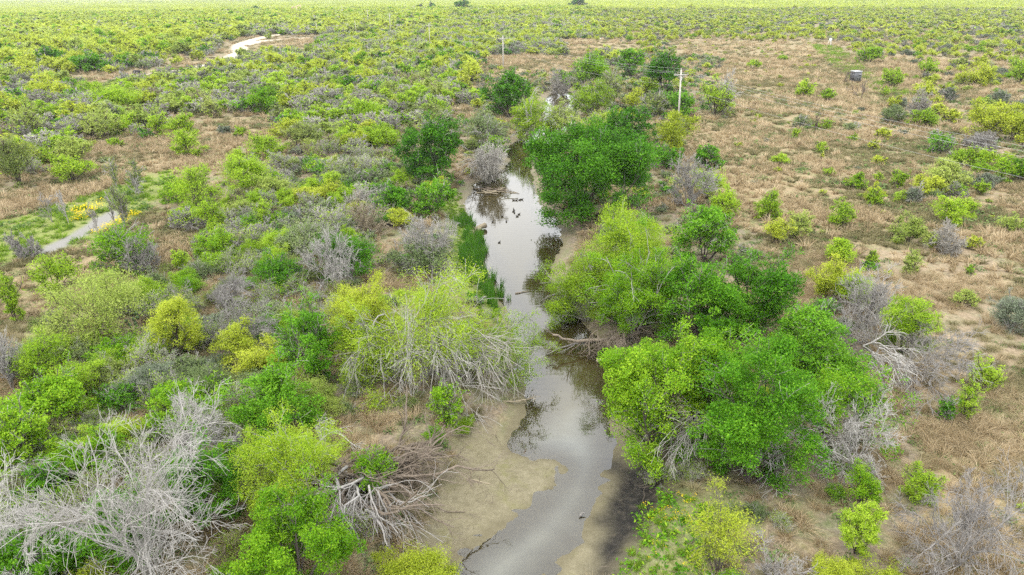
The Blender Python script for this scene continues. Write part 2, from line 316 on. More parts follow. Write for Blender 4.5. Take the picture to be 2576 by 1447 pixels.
KIND = dict(M=('mesquite_tree', 'tree'), G=('green_tree', 'tree'), W=('willow_bush', 'bush'), N=('leafy_shrub', 'shrub'), S=('sage_shrub', 'shrub'), B=('twiggy_shrub', 'shrub'), D=('dead_tree', 'dead tree'), Q=('bare_sapling', 'sapling'))
GROUP = dict(M='lime green mesquites of the brush country', G='leafy green trees along the creek', W='willowy bushes along the creek', N='grey green shrubs of the thicket', S='sage coloured shrubs in the dry grass', B='grey twiggy shrubs with few leaves', D='dead bleached trees', Q='leafless saplings by the flower patch')
def tag(o, label=None, cat=None, group=None, kind=None):
    if label: o['label'] = label
    if cat: o['category'] = cat
    if group: o['group'] = group
    if kind: o['kind'] = kind
    return o
def empty(name, loc, rz=0.0):
    o = bpy.data.objects.new(name, None); COL.objects.link(o); o.location = loc; o.rotation_euler.z = rz; o.empty_display_size = .2; return o
def part(name, me, parent=None):
    o = bpy.data.objects.new(name, me); COL.objects.link(o)
    if parent is not None: o.parent = parent
    return o
PLANTS = []   # every single plant: dict(kind, variant, loc, R, H, root)
def fit_box(x0, y0, x1, y1):
    """world base, crown radius and height of a plant whose crown fills this box of the photograph"""
    w = x1-x0; h = y1-y0; bx = (x0+x1)/2; by = y1-.18*h
    R = H = 1.; p = None
    for _ in range(7):
        p = ground(bx, by); dd = np.array([p[0], p[1], p[2]-CAM_H]); ax = dd @ FW; ppm = FPX/ax; dep = math.atan2(CAM_H, math.hypot(p[0], p[1]))
        R = w/2/ppm
        rs = R*math.sin(dep); hv = h/2/ppm
        hh = math.sqrt(max(hv*hv-(rs*.8)**2, (.18*hv)**2))/math.cos(dep); H = max(2*hh, .55*R)
        # bottom edge of the crown ellipsoid against the box bottom
        half = math.sqrt((rs*.8)**2+(H/2*math.cos(dep))**2)*ppm
        cyp = project(np.array([[p[0], p[1], p[2]+H*.5]]))[1][0]
        by += ((y0+y1)/2-cyp)*.9
        by = max(by, -3)
    return p, R, H
HERO_N = 0
def hero(kind, leaf, x0, y0, x1, y1, label='', bark=None, cov=1., lean=(0, 0), ref=None):
    global HERO_N
    HERO_N += 1
    p, R, H = fit_box(x0, y0, x1, y1); dist = math.sqrt(p[0]**2+p[1]**2+CAM_H**2)
    nm, cat = KIND[kind]
    tr, cr = plant_meshes(kind, R, H, dist, 1000+HERO_N, leaf, bark, cov if kind not in 'B' else 0, nm, lean=lean)
    root = empty(nm, p); part('trunk', tr, root); part('crown', cr, root)
    tag(root, label, cat, GROUP[kind]); PLANTS.append(dict(kind=kind, leaf=leaf, loc=p, R=R, H=H, root=root, label=label, ref=ref))
    return root
# ------------------------------------------------------------------ the ground, the creek, the tracks
def line_w(pts): return poly_at(pts)
ROADS = [(line_w([(705, 86), (640, 99), (602, 113), (606, 133), (560, 156), (500, 172), (420, 184), (345, 190), (300, 198)]), 2.4),
         (line_w([(602, 116), (660, 103), (753, 97), (880, 86), (960, 84)]), 2.6), (line_w([(1130, 37), (1170, 34), (1215, 31)]), 5.0)]
GREENS = [poly_at([(-60, 670), (-60, 570), (60, 545), (150, 520), (240, 490), (330, 455), (432, 430), (440, 465), (380, 530), (300, 570), (190, 612), (80, 650)]),
          poly_at([(2040, 112), (2110, 118), (2180, 175), (2235, 215), (2330, 240), (2320, 260), (2200, 230), (2120, 185), (2060, 140)]),
          poly_at([(1600, 1240), (1700, 1225), (1790, 1290), (1760, 1480), (1530, 1480), (1580, 1360)]), poly_at([(1100, 470), (1150, 470), (1185, 545), (1200, 610), (1235, 690), (1268, 775), (1240, 800), (1185, 770), (1150, 690), (1120, 560)])]
GRAVEL = poly_at([(100, 640), (122, 618), (186, 588), (230, 556), (288, 528), (302, 540), (256, 570), (210, 592), (140, 628)])
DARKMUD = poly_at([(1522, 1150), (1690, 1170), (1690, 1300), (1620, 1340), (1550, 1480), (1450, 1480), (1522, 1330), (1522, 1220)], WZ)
BARE = [poly_at([(2390, 255), (2576, 270), (2600, 310), (2450, 300)]), poly_at([(2400, 340), (2600, 345), (2600, 400), (2480, 395)]), poly_at([(2150, 640), (2500, 600), (2600, 900), (2400, 1050), (2250, 1000)]), poly_at([(0, 790), (330, 760), (380, 860), (200, 930), (0, 900)])]
YELLOWS = [poly_at([(168, 541), (195, 527), (239, 508), (272, 506), (266, 529), (215, 556), (176, 562)]), poly_at([(232, 590), (293, 554), (345, 538), (342, 548), (298, 570), (249, 592)]), poly_at([(1650, 1250), (1730, 1240), (1770, 1290), (1700, 1330), (1640, 1320)])]
def ground_sheet():
    nd, na = 900, 700
    dist = np.concatenate([np.geomspace(5, 60, 330), np.geomspace(60, 400, 330)[1:], np.geomspace(400, 14000, 161)[1:]])
    ang = np.concatenate([np.linspace(-80, -40, 60), np.linspace(-40, 40, 521)[1:], np.linspace(40, 80, 60)[1:]])
    A, Dd = np.meshgrid(np.radians(ang), dist); X = Dd*np.sin(A); Y = Dd*np.cos(A)
    Z = tz(X, Y); V = np.stack([X, Y, Z], -1).reshape(-1, 3); nr, nc = X.shape
    i = np.arange(nr*nc).reshape(nr, nc); F = np.stack([i[:-1, :-1], i[:-1, 1:], i[1:, 1:], i[1:, :-1]], -1).reshape(-1, 4)[:, ::-1]
    me = mesh_np('ground', V, F, [ground_mat()], smooth_sh=True)
    x, y = V[:, 0], V[:, 1]; j = (vnoise(x, y, 3.)-.5)*2.6+(vnoise(x, y, .9)-.5)*1.0
    n = len(x); at_ = {k: np.zeros(n) for k in ('mud', 'dark', 'green', 'pale', 'gravel', 'bare', 'dry')}
    nr_ = (np.abs(x) < 70) & (y > 4) & (y < 330)
    xs, ys, js = x[nr_], y[nr_], j[nr_]
    dw = sdist(WATER, xs, ys); at_['mud'][nr_] = 1-sstep(.3, 3.2, np.minimum(dw*2.6, np.minimum(sdist(FLAT, xs, ys), sdist(FLATR, xs, ys))*1.3)+js*.45)
    at_['wet'] = np.zeros(n); at_['wet'][nr_] = 1-sstep(.05, .75, dw+js*.12)
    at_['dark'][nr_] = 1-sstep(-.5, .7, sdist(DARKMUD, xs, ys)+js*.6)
    for gi_, g in enumerate(GREENS): at_['green'] = np.maximum(at_['green'], (1-sstep(-1.0, 1.8, sdist(g, x, y)+j*1.3))*(.35 if gi_ == 1 else .45 if gi_ == 2 else .65))
    for g in BARE: at_['bare'] = np.maximum(at_['bare'], 1-sstep(-1.5, 2.5, sdist(g, x, y)+j*1.4))
    for r, w in ROADS: at_['pale'] = np.maximum(at_['pale'], 1-sstep(w*.7, w*1.6, segdist(r, x, y, False)+j*.5))
    at_['gravel'] = 1-sstep(-.3, .6, sdist(GRAVEL, x, y)+j*.3)
    c = code_at(x, y, 1); dry = np.array([.75, .55, .35, .55, .72, 1., 1., .45, .35])[c]; at_['dry'] = dry
    for k, v in at_.items():
        a = me.attributes.new(k, 'FLOAT', 'POINT'); a.data.foreach_set('value', v.astype(np.float32))
    o = bpy.data.objects.new('ground', me); COL.objects.link(o); tag(o, kind='structure'); return o
def ground_mat():
    t = NT('ground_soil_and_grass'); g = t.n('ShaderNodeNewGeometry').outputs['Position']
    n1 = t.noise(.16, 4, .6, g); n2 = t.noise(.9, 5, .65, g); n3 = t.noise(5., 5, .7, g); n4 = t.noise(26., 4, .7, g)
    tan = t.ramp(n3, [(.25, (.17, .125, .07)), (.5, (.32, .245, .145)), (.75, (.49, .385, .25))])
    soil = t.ramp(n3, [(.25, (.12, .098, .072)), (.55, (.25, .205, .155)), (.8, (.38, .325, .26))])
    grn = t.ramp(n3, [(.25, (.05, .085, .02)), (.55, (.15, .21, .06)), (.8, (.27, .32, .12))])
    dry = t.attr('dry').outputs['Fac']
    f1 = t.math('ADD', t.math('MULTIPLY', t.math('SUBTRACT', n2, .5), 3.2), t.math('SUBTRACT', t.math('MULTIPLY', dry, 1.25), .2), True)
    c = t.mixc(f1, soil, tan)
    f2 = t.math('MULTIPLY', t.ramp(t.noise(.55, 5, .7, g, .6), [(.46, (0, 0, 0)), (.66, (1, 1, 1))]), .62)
    c = t.mixc(f2, c, grn)
    c = t.mixc(t.math('MULTIPLY', t.attr('bare').outputs['Fac'], .4), c, t.ramp(n3, [(.3, (.20, .155, .115)), (.7, (.40, .33, .26))]))
    lush = t.ramp(n3, [(.25, (.09, .13, .02)), (.55, (.20, .29, .045)), (.8, (.33, .40, .10))])
    c = t.mixc(t.attr('green').outputs['Fac'], c, lush)
    mud = t.ramp(t.noise(3.1, 8, .82, g), [(.25, (.14, .12, .07)), (.5, (.225, .198, .125)), (.75, (.31, .275, .185))])
    mud = t.mixc(t.ramp(n4, [(.54, (0, 0, 0)), (.66, (.8, .8, .8))]), mud, (.06, .055, .025))
    mud = t.mixc(t.ramp(t.noise(.8, 4, .6, g), [(.55, (0, 0, 0)), (.72, (.5, .5, .5))]), mud, (.17, .17, .05))
    c = t.mixc(t.attr('mud').outputs['Fac'], c, mud); c = t.mixc(t.math('MULTIPLY', t.attr('wet').outputs['Fac'], .55), c, (.12, .102, .058))
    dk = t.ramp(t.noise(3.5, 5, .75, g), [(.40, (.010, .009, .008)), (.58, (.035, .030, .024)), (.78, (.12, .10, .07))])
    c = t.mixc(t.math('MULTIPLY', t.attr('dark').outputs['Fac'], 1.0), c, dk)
    c = t.mixc(t.attr('pale').outputs['Fac'], c, t.ramp(n2, [(.3, (.46, .40, .31)), (.7, (.70, .63, .53))]))
    c = t.mixc(t.attr('gravel').outputs['Fac'], c, t.ramp(n4, [(.3, (.15, .145, .13)), (.7, (.37, .36, .34))]))
    d = t.n('ShaderNodeBsdfPrincipled'); t.l(c, d.inputs['Base Color']); d.inputs['Specular IOR Level'].default_value = .2
    wet = t.math('MULTIPLY', t.attr('mud').outputs['Fac'], .42); t.l(t.math('SUBTRACT', .95, wet), d.inputs['Roughness'])
    b = t.n('ShaderNodeBump'); b.inputs['Strength'].default_value = .7; b.inputs['Distance'].default_value = .05
    t.l(t.math('ADD', n3, t.math('MULTIPLY', n4, .35)), b.inputs['Height']); t.l(b.outputs[0], d.inputs['Normal'])
    t.l(d.outputs[0], t.out.inputs['Surface']); return t.m
def water_sheet():
    x0, y0 = WATER.min(0)-1; x1, y1 = WATER.max(0)+1
    xs = np.arange(x0, x1, .28); ys = np.arange(y0, y1, .28); X, Y = np.meshgrid(xs, ys); sd_ = sdist(WATER, X, Y); keep = sd_ < 1.2
    i = np.arange(X.size).reshape(X.shape); q = keep[:-1, :-1] & keep[:-1, 1:] & keep[1:, 1:] & keep[1:, :-1]
    F = np.stack([i[:-1, :-1], i[:-1, 1:], i[1:, 1:], i[1:, :-1]], -1)[q]
    used = np.unique(F); mp_ = np.full(X.size, -1); mp_[used] = np.arange(len(used)); V = np.stack([X.ravel()[used], Y.ravel()[used], np.full(len(used), WZ)], 1)
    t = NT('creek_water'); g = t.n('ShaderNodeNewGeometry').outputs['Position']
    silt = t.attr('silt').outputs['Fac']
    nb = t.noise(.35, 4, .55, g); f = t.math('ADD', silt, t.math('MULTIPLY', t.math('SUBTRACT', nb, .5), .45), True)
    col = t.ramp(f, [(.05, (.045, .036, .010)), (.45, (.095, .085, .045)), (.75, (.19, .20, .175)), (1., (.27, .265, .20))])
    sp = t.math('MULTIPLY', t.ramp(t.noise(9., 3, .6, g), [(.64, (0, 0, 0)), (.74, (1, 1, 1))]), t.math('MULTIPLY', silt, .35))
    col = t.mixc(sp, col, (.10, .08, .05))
    d = t.n('ShaderNodeBsdfDiffuse'); t.l(col, d.inputs['Color'])
    gl = t.n('ShaderNodeBsdfGlossy'); gl.inputs['Roughness'].default_value = .03; gl.inputs['Color'].default_value = (1, 1, 1, 1)
    mpn = t.n('ShaderNodeMapping'); mpn.inputs['Scale'].default_value = (.55, 2.2, 1); mpn.inputs['Rotation'].default_value = (0, 0, .12); t.l(g, mpn.inputs['Vector'])
    wv = t.n('ShaderNodeTexWave', bands_direction='Y'); t.l(g, wv.inputs['Vector']); wv.inputs['Scale'].default_value = .55; wv.inputs['Distortion'].default_value = 5.; wv.inputs['Detail'].default_value = 2.; rip = t.math('ADD', t.noise(1.7, 3, .5, mpn.outputs[0], .4), t.math('MULTIPLY', wv.outputs['Fac'], .4)); b = t.n('ShaderNodeBump'); b.inputs['Strength'].default_value = .11; b.inputs['Distance'].default_value = .02; t.l(rip, b.inputs['Height'])
    t.l(b.outputs[0], gl.inputs['Normal']); fr = t.n('ShaderNodeFresnel'); fr.inputs['IOR'].default_value = 1.82; t.l(b.outputs[0], fr.inputs['Normal'])
    tr = t.n('ShaderNodeBsdfTransparent'); tr.inputs['Color'].default_value = (.80, .78, .66, 1); dm = t.n('ShaderNodeMixShader'); t.l(t.math('ADD', t.attr('deep').outputs['Fac'], t.math('MULTIPLY', t.math('SUBTRACT', nb, .5), .5), True), dm.inputs[0]); t.l(tr.outputs[0], dm.inputs[1]); t.l(d.outputs[0], dm.inputs[2])
    m = t.n('ShaderNodeMixShader'); t.l(fr.outputs[0], m.inputs[0]); t.l(dm.outputs[0], m.inputs[1]); t.l(gl.outputs[0], m.inputs[2]); t.l(m.outputs[0], t.out.inputs['Surface'])
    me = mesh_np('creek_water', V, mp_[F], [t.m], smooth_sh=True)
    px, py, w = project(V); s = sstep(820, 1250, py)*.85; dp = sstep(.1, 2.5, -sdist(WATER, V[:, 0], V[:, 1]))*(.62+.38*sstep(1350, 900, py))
    a = me.attributes.new('deep', 'FLOAT', 'POINT'); a.data.foreach_set('value', dp.astype(np.float32))
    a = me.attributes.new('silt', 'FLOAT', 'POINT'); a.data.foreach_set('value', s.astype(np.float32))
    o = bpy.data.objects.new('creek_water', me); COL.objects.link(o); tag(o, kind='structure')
ground_sheet(); water_sheet()
# ------------------------------------------------------------------ made things
class Geo:
    def __init__(s): s.V = []; s.F = []; s.n = 0
    def add(s, V, F): s.V.append(np.asarray(V, float)); s.F.append(np.asarray(F)+s.n); s.n += len(V); return s
    def box(s, c, h, R=None):
        v = np.array([[x, y, z] for x in (-1, 1) for y in (-1, 1) for z in (-1, 1)])*np.array(h)
        if R is not None: v = v @ np.array(R).T
        return s.add(v+np.array(c), [[0, 1, 3, 2], [4, 6, 7, 5], [0, 4, 5, 1], [2, 3, 7, 6], [0, 2, 6, 4], [1, 5, 7, 3]])
    def tube(s, pts, r, S=8, cap=True):
        pts = np.array(pts, float); r = np.full(len(pts), r) if np.isscalar(r) else np.array(r, float)
        V, F = tubes(pts[None], r[None], S, cap); return s.add(V, F)
    def make(s, name, mat, parent=None, sm=False): return part(name, mesh_np(name, np.concatenate(s.V), s.F, [mat], smooth_sh=sm), parent)
WOOD = plain_mat('weathered_wood', (.22, .20, .18), (.42, .40, .37), 5., .9); PALEW = plain_mat('pale_pole_wood', (.42, .39, .35), (.62, .59, .55), 3., .85)
PORC = plain_mat('insulator_glaze', (.45, .44, .42), (.6, .6, .58), 3., .3); STEEL = plain_mat('galvanised_steel', (.42, .43, .45), (.62, .63, .65), 4., .45, .6)
WIRE = plain_mat('wire_aluminium', (.5, .5, .5), (.62, .62, .62), 2., .5, .5); BLACK = plain_mat('black_hide', (.006, .006, .007), (.022, .02, .022), 3., .7)
WHITE = plain_mat('white_paint', (.66, .66, .65), (.82, .82, .81), 2., .5); RUST = plain_mat('tan_painted_steel', (.52, .38, .24), (.68, .52, .36), .6, .6)
PLANK = plain_mat('grey_plank', (.08, .085, .10), (.22, .23, .25), 2.5, .9); DARKV = plain_mat('dark_opening', (.004, .004, .004), (.01, .01, .01), 2., .9)
LADW = plain_mat('brown_ladder_wood', (.05, .04, .028), (.12, .095, .07), 4., .9); FEATH = plain_mat('dark_feathers', (.012, .011, .011), (.05, .042, .036), 9., .7); BILL = plain_mat('pale_bill', (.55, .5, .42), (.7, .66, .58), 3., .5)
def top_h(p, ytop):
    d = [ray(0, y) for y in (ytop,)][0]; px = project(p[None])[0][0]; d = ray(px, ytop); t = p[1]/d[1]; return CAM_H+d[2]*t-p[2]
pole_px = [(1706, 309, 176, 'tall weathered utility pole with crossarm rising behind yellow stemmed shrub, nearest of its line'),
           (1266, 172, 90.5, 'utility pole with pale crossarm standing in the tan clearing, second nearest of its line'), (1081.6, 117, 60, 'utility pole with crossarm among grey brush, third nearest of its line'),
           (983, 86, 34, 'thin utility pole with crossarm and small transformer, fourth nearest of its line'), (927, 67, 22, 'thin far utility pole with crossarm, farthest of its line')]
pole_pts = []
for i, (bx, by, ty, lab) in enumerate(pole_px): p = ground(bx, by); pole_pts.append((p, top_h(p, ty), lab))
pA, pB = pole_pts[0], pole_pts[1]; q = pA[0]*2-pB[0]; q[2] = tz1(q[0], q[1])
LDIR = unit(pole_pts[0][0]-pole_pts[2][0]); LX = np.array([LDIR[1], -LDIR[0], 0])
pole_pts.insert(0, (q, pA[1], 'utility pole with crossarm at the creek end of its line'))
attach = []
for k, (p, h, lab) in enumerate(pole_pts):
    root = empty('utility_pole', p); tag(root, lab, 'utility pole', 'utility poles of the crossarm line'); h = float(np.clip(h, 8.0, 10.5))
    ln = .022 if k == 1 else 0
    Geo().tube([(0, 0, -.4), (-ln*h*.5, 0, h*.5), (-ln*h, 0, h)], [.17, .145, .115], 10).make('pole', PALEW, root, True)
    o = np.array([-ln*h, 0, 0]); ax = LX*1.25
    Rm = np.stack([LX, LDIR, np.array([0, 0, 1])], 1)
    Geo().box(o+np.array([0, 0, h-.75])+LDIR*.17, (1.3, .05, .065), Rm).make('crossarm', PALEW, root)
    g = Geo()
    for s_ in (-1, 1): g.tube([o+np.array([0, 0, h-1.35])+LDIR*.14, o+LX*s_*.75+np.array([0, 0, h-.8])+LDIR*.20], .018, 5)
    g.make('brace', STEEL, root)
    pts = []
    for a_, zz in ((-1.15, h-.68), (1.15, h-.68), (0, h)):
        c = o+LX*a_+LDIR*(.17 if a_ else 0)+np.array([0, 0, zz]); Geo().tube([c, c+(0, 0, .06), c+(0, 0, .12), c+(0, 0, .2)], [.03, .055, .04, .05], 8).make('insulator', PORC, root); pts.append(p+c+np.array([0, 0, .2]))
    if k == 4 or k == 1: Geo().tube([o+LDIR*.35+np.array([0, 0, h-1.9]), o+LDIR*.35+np.array([0, 0, h-1.1])], .2 if k == 4 else .05, 10).make('transformer' if k == 4 else 'fuse_holder', STEEL, root, True)
    pts.append(p+o+LDIR*.16+np.array([0, 0, h-2.5])); attach.append(pts)
for w_, lab in enumerate(('left outer wire strung on the crossarm tips', 'right outer wire strung on the crossarm tips', 'top wire strung over the pole tops', 'lower neutral wire hung below the crossarms')):
    pts = []
    for a_, b_ in zip(attach[:-1], attach[1:]):
        for t_ in np.linspace(0, 1, 17)[:-1]: pts.append(a_[w_]*(1-t_)+b_[w_]*t_-np.array([0, 0, 4*1.6*t_*(1-t_)]))
    pts.append(attach[-1][w_]); o = Geo().tube(pts, .010, 4, False).make('power_line', WIRE); tag(o, lab, 'power line', 'wires of the crossarm line')
for bx, by, ty, lab in ((895.5, 84, 53, 'bare leaning post without crossarm beside the dirt track'), (798, 83, 57, 'bare upright post by the dirt track behind grey shrubs'), (862, 40, 13, 'tall distant post with two light grey canisters')):
    p = ground(bx, by); h = top_h(p, ty); root = empty('service_pole', p); tag(root, lab, 'pole'); Geo().tube([(0.35, 0, -.3), (-.1, 0, h)], [.16, .11], 8).make('pole', PALEW, root, True)
    if 'canister' in lab:
        for s_ in (-1, 1): Geo().tube([(s_*.5, 0, h*.45), (s_*.5, 0, h*.45+1.1)], .3, 10).make('canister', STEEL, root, True)
def blind():
    p = ground(2150, 209); root = empty('hunting_blind', p, rad(14)); root.scale = (.8, .8, .85); tag(root, 'grey plank hunting blind on legs with corrugated roof, slot window and brown ladder', 'hunting blind')
    b, h0, h1, s = root, .75, 3.05, 1.08
    g = Geo()
    for i in range(9):
        x = -s+(i+.5)*2*s/9; g.box((x, -s, (h0+h1)/2), (s/9-.006, .02, (h1-h0)/2)); g.box((x, s, (h0+h1)/2), (s/9-.006, .02, (h1-h0)/2))
        for q_ in (-1, 1): g.box((q_*(s+.002), -s+(i+.5)*2*s/9, (h0+h1)/2), (.02, s/9-.03, (h1-h0)/2))
    g.box((0, 0, h0-.05), (s, s, .05)); g.make('plank_walls', PLANK, b)
    n = 41; xs = np.linspace(-s*1.08, s*1.08, n); V = []
    for y in (-s*1.12, s*1.12):
        for x in xs: V.append((x, y, h1+.09+.05*math.sin(x*17)+.05*(y > 0)))
    V = np.array(V); V2 = V-np.array([0, 0, .02]); i = np.arange(n-1); F = np.stack([i, i+1, i+n+1, i+n], 1); ed = np.concatenate([np.stack([i, i+2*n, i+1+2*n, i+1], 1), np.stack([i+n, i+n+1, i+3*n+1, i+3*n], 1)])
    Geo().add(np.concatenate([V, V2]), np.concatenate([F, F[:, ::-1]+2*n, ed])).make('corrugated_roof', STEEL, b)
    w = Geo().box((.42, -s-.025, 2.15), (.33, .012, .13)).make('window', DARKV, b); Geo().box((.42, -s-.16, 2.33), (.36, .15, .015)).make('flap', WHITE, w)
    Geo().box((-s-.16, -.5, 2.35), (.13, .3, .02)).make('side_flap', WHITE, b)
    for x in (-1, 1):
        for y in (-1, 1): Geo().box((x*(s-.1), y*(s-.1), h0/2-.15), (.06, .06, h0/2+.05)).make('leg', LADW, b)
    l = Geo()
    for y in (-.35, .35): l.tube([(-3.5, y-.3, 0), (-2.95, y-.3, 2.9)], .085, 6)
    for k in range(8): l.tube([(-3.45+.066*k, -.65, .35*k+.2), (-3.45+.066*k, .05, .35*k+.2)], .06, 6)
    l.make('ladder', LADW, b); r = Geo()
    for y in (-.65, .05): r.tube([(-2.95, y, 2.9), (-s, y, 2.95)], .08, 6); r.tube([(-2.95, y, 2.86), (-s-.05, y, 1.0)], .03, 6); r.tube([(-2.4, y, .6), (-s-.05, y, 2.7)], .03, 6)
    r.make('railing', LADW, b); Geo().tube([(-4.2, -.3, -.1), (-3.0, -.3, 2.95)], .10, 6).make('prop', LADW, b)
def feeder():
    p = ground(2087, 117); root = empty('deer_feeder', p); tag(root, 'white barrel game feeder on splayed legs at the end of the green lane', 'game feeder')
    Geo().tube([(0, 0, 1.7), (0, 0, 1.85), (0, 0, 2.8), (0, 0, 2.9)], [.2, .48, .48, .35], 14).make('barrel', WHITE, root, True)
    for a_ in (0.4, 2.5, 4.6): Geo().tube([(.95*math.cos(a_), .95*math.sin(a_), -.05), (.4*math.cos(a_), .4*math.sin(a_), 2.3)], .06, 6).make('leg', WHITE, root)
def pumpjack():
    p = at(748, 36.5); p[2] = 0; s = 1.0; root = empty('pump_jack', p, rad(-4)); tag(root, 'tan oil pump jack with tilted walking beam above the far brush', 'pump jack'); R = Matrix.Rotation(rad(-17), 3, 'Y')
    Geo().box((0, 0, 8.2), (4.8, .35, .45), R).make('walking_beam', RUST, root)
    c = np.array([-4.7, 0, 6.9]); Geo().tube([c+(.2, 0, 1.4), c+(-.45, 0, .4), c+(-.3, 0, -1.2), c+(.1, 0, -2.)], [.35, .5, .45, .3], 8).make('horse_head', RUST, root)
    g = Geo()
    for y in (-1, 1): g.tube([(-1.5, y*1.3, -.2), (0, y*.2, 8.)], .24, 6); g.tube([(1.7, y*1.3, -.2), (0, y*.2, 8.)], .24, 6)
    g.make('samson_post', RUST, root); g = Geo()
    for y in (-.8, .8): g.tube([(4.5, y, 9.4), (4.9, y, 3.4)], .2, 6); g.box((4.6, y*1.2, 3.), (1.1, .12, .7))
    g.make('crank_arm', RUST, root); Geo().box((2., 0, .4), (5, 1.1, .5)).make('base', STEEL, root)
def animal_cow(px, py, face, graze, label, L_=2.2):
    p = ground(px, py); root = empty('cow', p, face); tag(root, label, 'cow', 'black cattle in the brush'); g = Geo(); s = L_/2.2; k = lambda *a: np.array(a)*s
    g.tube([k(-.98, 0, 1.12), k(-.85, 0, 1.1), k(-.5, 0, 1.05), k(0, 0, 1.0), k(.5, 0, 1.02), k(.8, 0, 1.08), k(1.0, 0, 1.12)], np.array([.12, .3, .38, .42, .40, .32, .2])*s, 12)
    hz = .32 if graze else 1.45
    g.tube([k(.75, 0, 1.12), k(1.1, 0, 1.0 if graze else 1.3), k(1.32, 0, .62 if graze else 1.5)], np.array([.26, .19, .15])*s, 10)
    g.tube([k(1.3, 0, .68 if graze else 1.56), k(1.42, 0, .42 if graze else 1.45), k(1.52, 0, .18 if graze else 1.28), k(1.55, 0, .12 if graze else 1.22)], np.array([.13, .15, .1, .08])*s, 10)
    for sx, sy, dx in ((.72, .2, .05), (.68, -.2, -.1), (-.78, .2, -.12), (-.72, -.2, .06)):
        hind = sx < 0; g.tube([k(sx, sy, .95), k(sx+(.08 if hind else 0), sy, .68), k(sx-(.10 if hind else -.02)+dx*.4, sy, .42), k(sx-.06+dx, sy, .12), k(sx-.02+dx, sy, -.02)], np.array([.19, .15, .085, .065, .08])*s, 8)
    g.tube([k(-.98, 0, 1.25), k(-1.12, 0, 1.05), k(-1.1, 0, .5)], np.array([.05, .035, .05])*s, 6)
    for sy in (-1, 1): g.tube([k(1.3, sy*.1, .72 if graze else 1.6), k(1.26, sy*.3, .74 if graze else 1.62)], np.array([.05, .03])*s, 6)
    g.make('body', BLACK, root, True)
def duck(px, py, hd, label):
    p = at(px, py, WZ); root = empty('duck', p, hd); root.scale = (.66, .66, .66); tag(root, label, 'duck', 'dark ducks floating on the pool'); g = Geo()
    g.tube([(-.25, 0, .10), (-.2, 0, .09), (-.1, 0, .07), (.03, 0, .06), (.13, 0, .08), (.18, 0, .14), (.2, 0, .21), (.24, 0, .255), (.29, 0, .24)], [.012, .05, .105, .125, .10, .06, .042, .05, .018], 10)
    g.make('body', FEATH, root, True); Geo().tube([(.275, 0, .243), (.34, 0, .225)], [.02, .008], 6).make('bill', BILL, root)
def egret():
    p = at(1511, 116, 0); d = p/np.linalg.norm(p); p = ground(1511, 112); p[2] += 2.2; root = empty('egret', p, rad(20)); tag(root, 'white egret in flight with bowed wings low over the tan clearing', 'egret')
    g = Geo(); g.tube([(-.75, 0, .0), (-.4, 0, .02), (-.2, 0, .03), (0, 0, .05), (.22, 0, .1), (.32, 0, .16), (.42, 0, .12), (.62, 0, .1)], [.015, .03, .09, .12, .06, .04, .045, .01], 8); g.make('body', WHITE, root, True)
    for s_ in (-1, 1):
        V = []; 
        for u in np.linspace(0, 1, 8):
            c = np.array([.02-.12*u*u, s_*.75*u, .07+.5*math.sin(u*1.9)*.55-.12*u*u]); w = .21*(1-.55*u*u); V += [c+(w, 0, .015), c+(-w, 0, .015), c+(-w, 0, -.01), c+(w, 0, -.01)]
        F = []
        for i in range(7):
            for j in range(4): F.append([i*4+j, i*4+(j+1) % 4, i*4+4+(j+1) % 4, i*4+4+j])
        Geo().add(V, F).make('wing', WHITE, root, True)
blind(); feeder(); pumpjack(); egret()
animal_cow(346, 190, 0.0, True, 'black cow grazing with lowered head beside the dirt track'); animal_cow(2269, 94, 0.1, False, 'black cow standing in far brush beyond the white feeder')
dk = [(1315, 640, 2.9, 'duck farthest up the pool, first of a row of four by the stick dam'), (1385, 640, .4, 'second duck of the row of four below the stick dam'), (1465, 630, .6, 'third duck of the row of four, nearing the deep green tree'), (1525, 620, 0, 'duck at the end of the row of four, closest to the deep green tree'),
      (1318, 880, 1.8, 'topmost duck of the trio in the middle of the pool'), (1313, 930, .2, 'middle duck of the trio swimming in the middle of the pool'), (1335, 962, 1.7, 'lowest duck of the trio swimming in the middle of the pool'), (1450, 1000, .5, 'upper duck of the pair near the right bank reflections'), (1410, 1055, 2.7, 'lower duck of the pair near the right bank reflections'),
      (1020, 1055, .6, 'lone duck between the driftwood log and the trio'), (775, 1195, 2., 'brownish duck closest to the big driftwood log'), (1130, 1190, 1.6, 'duck alone in open water beside the driftwood log')]
for x, y, hd, lab in dk: duck(1163.5+x*.0978, 440.2+y*.0978+2, hd, lab)
duck(1255.8, 611, .8, 'duck nearest the viewer, below all the others on the rippled pool')
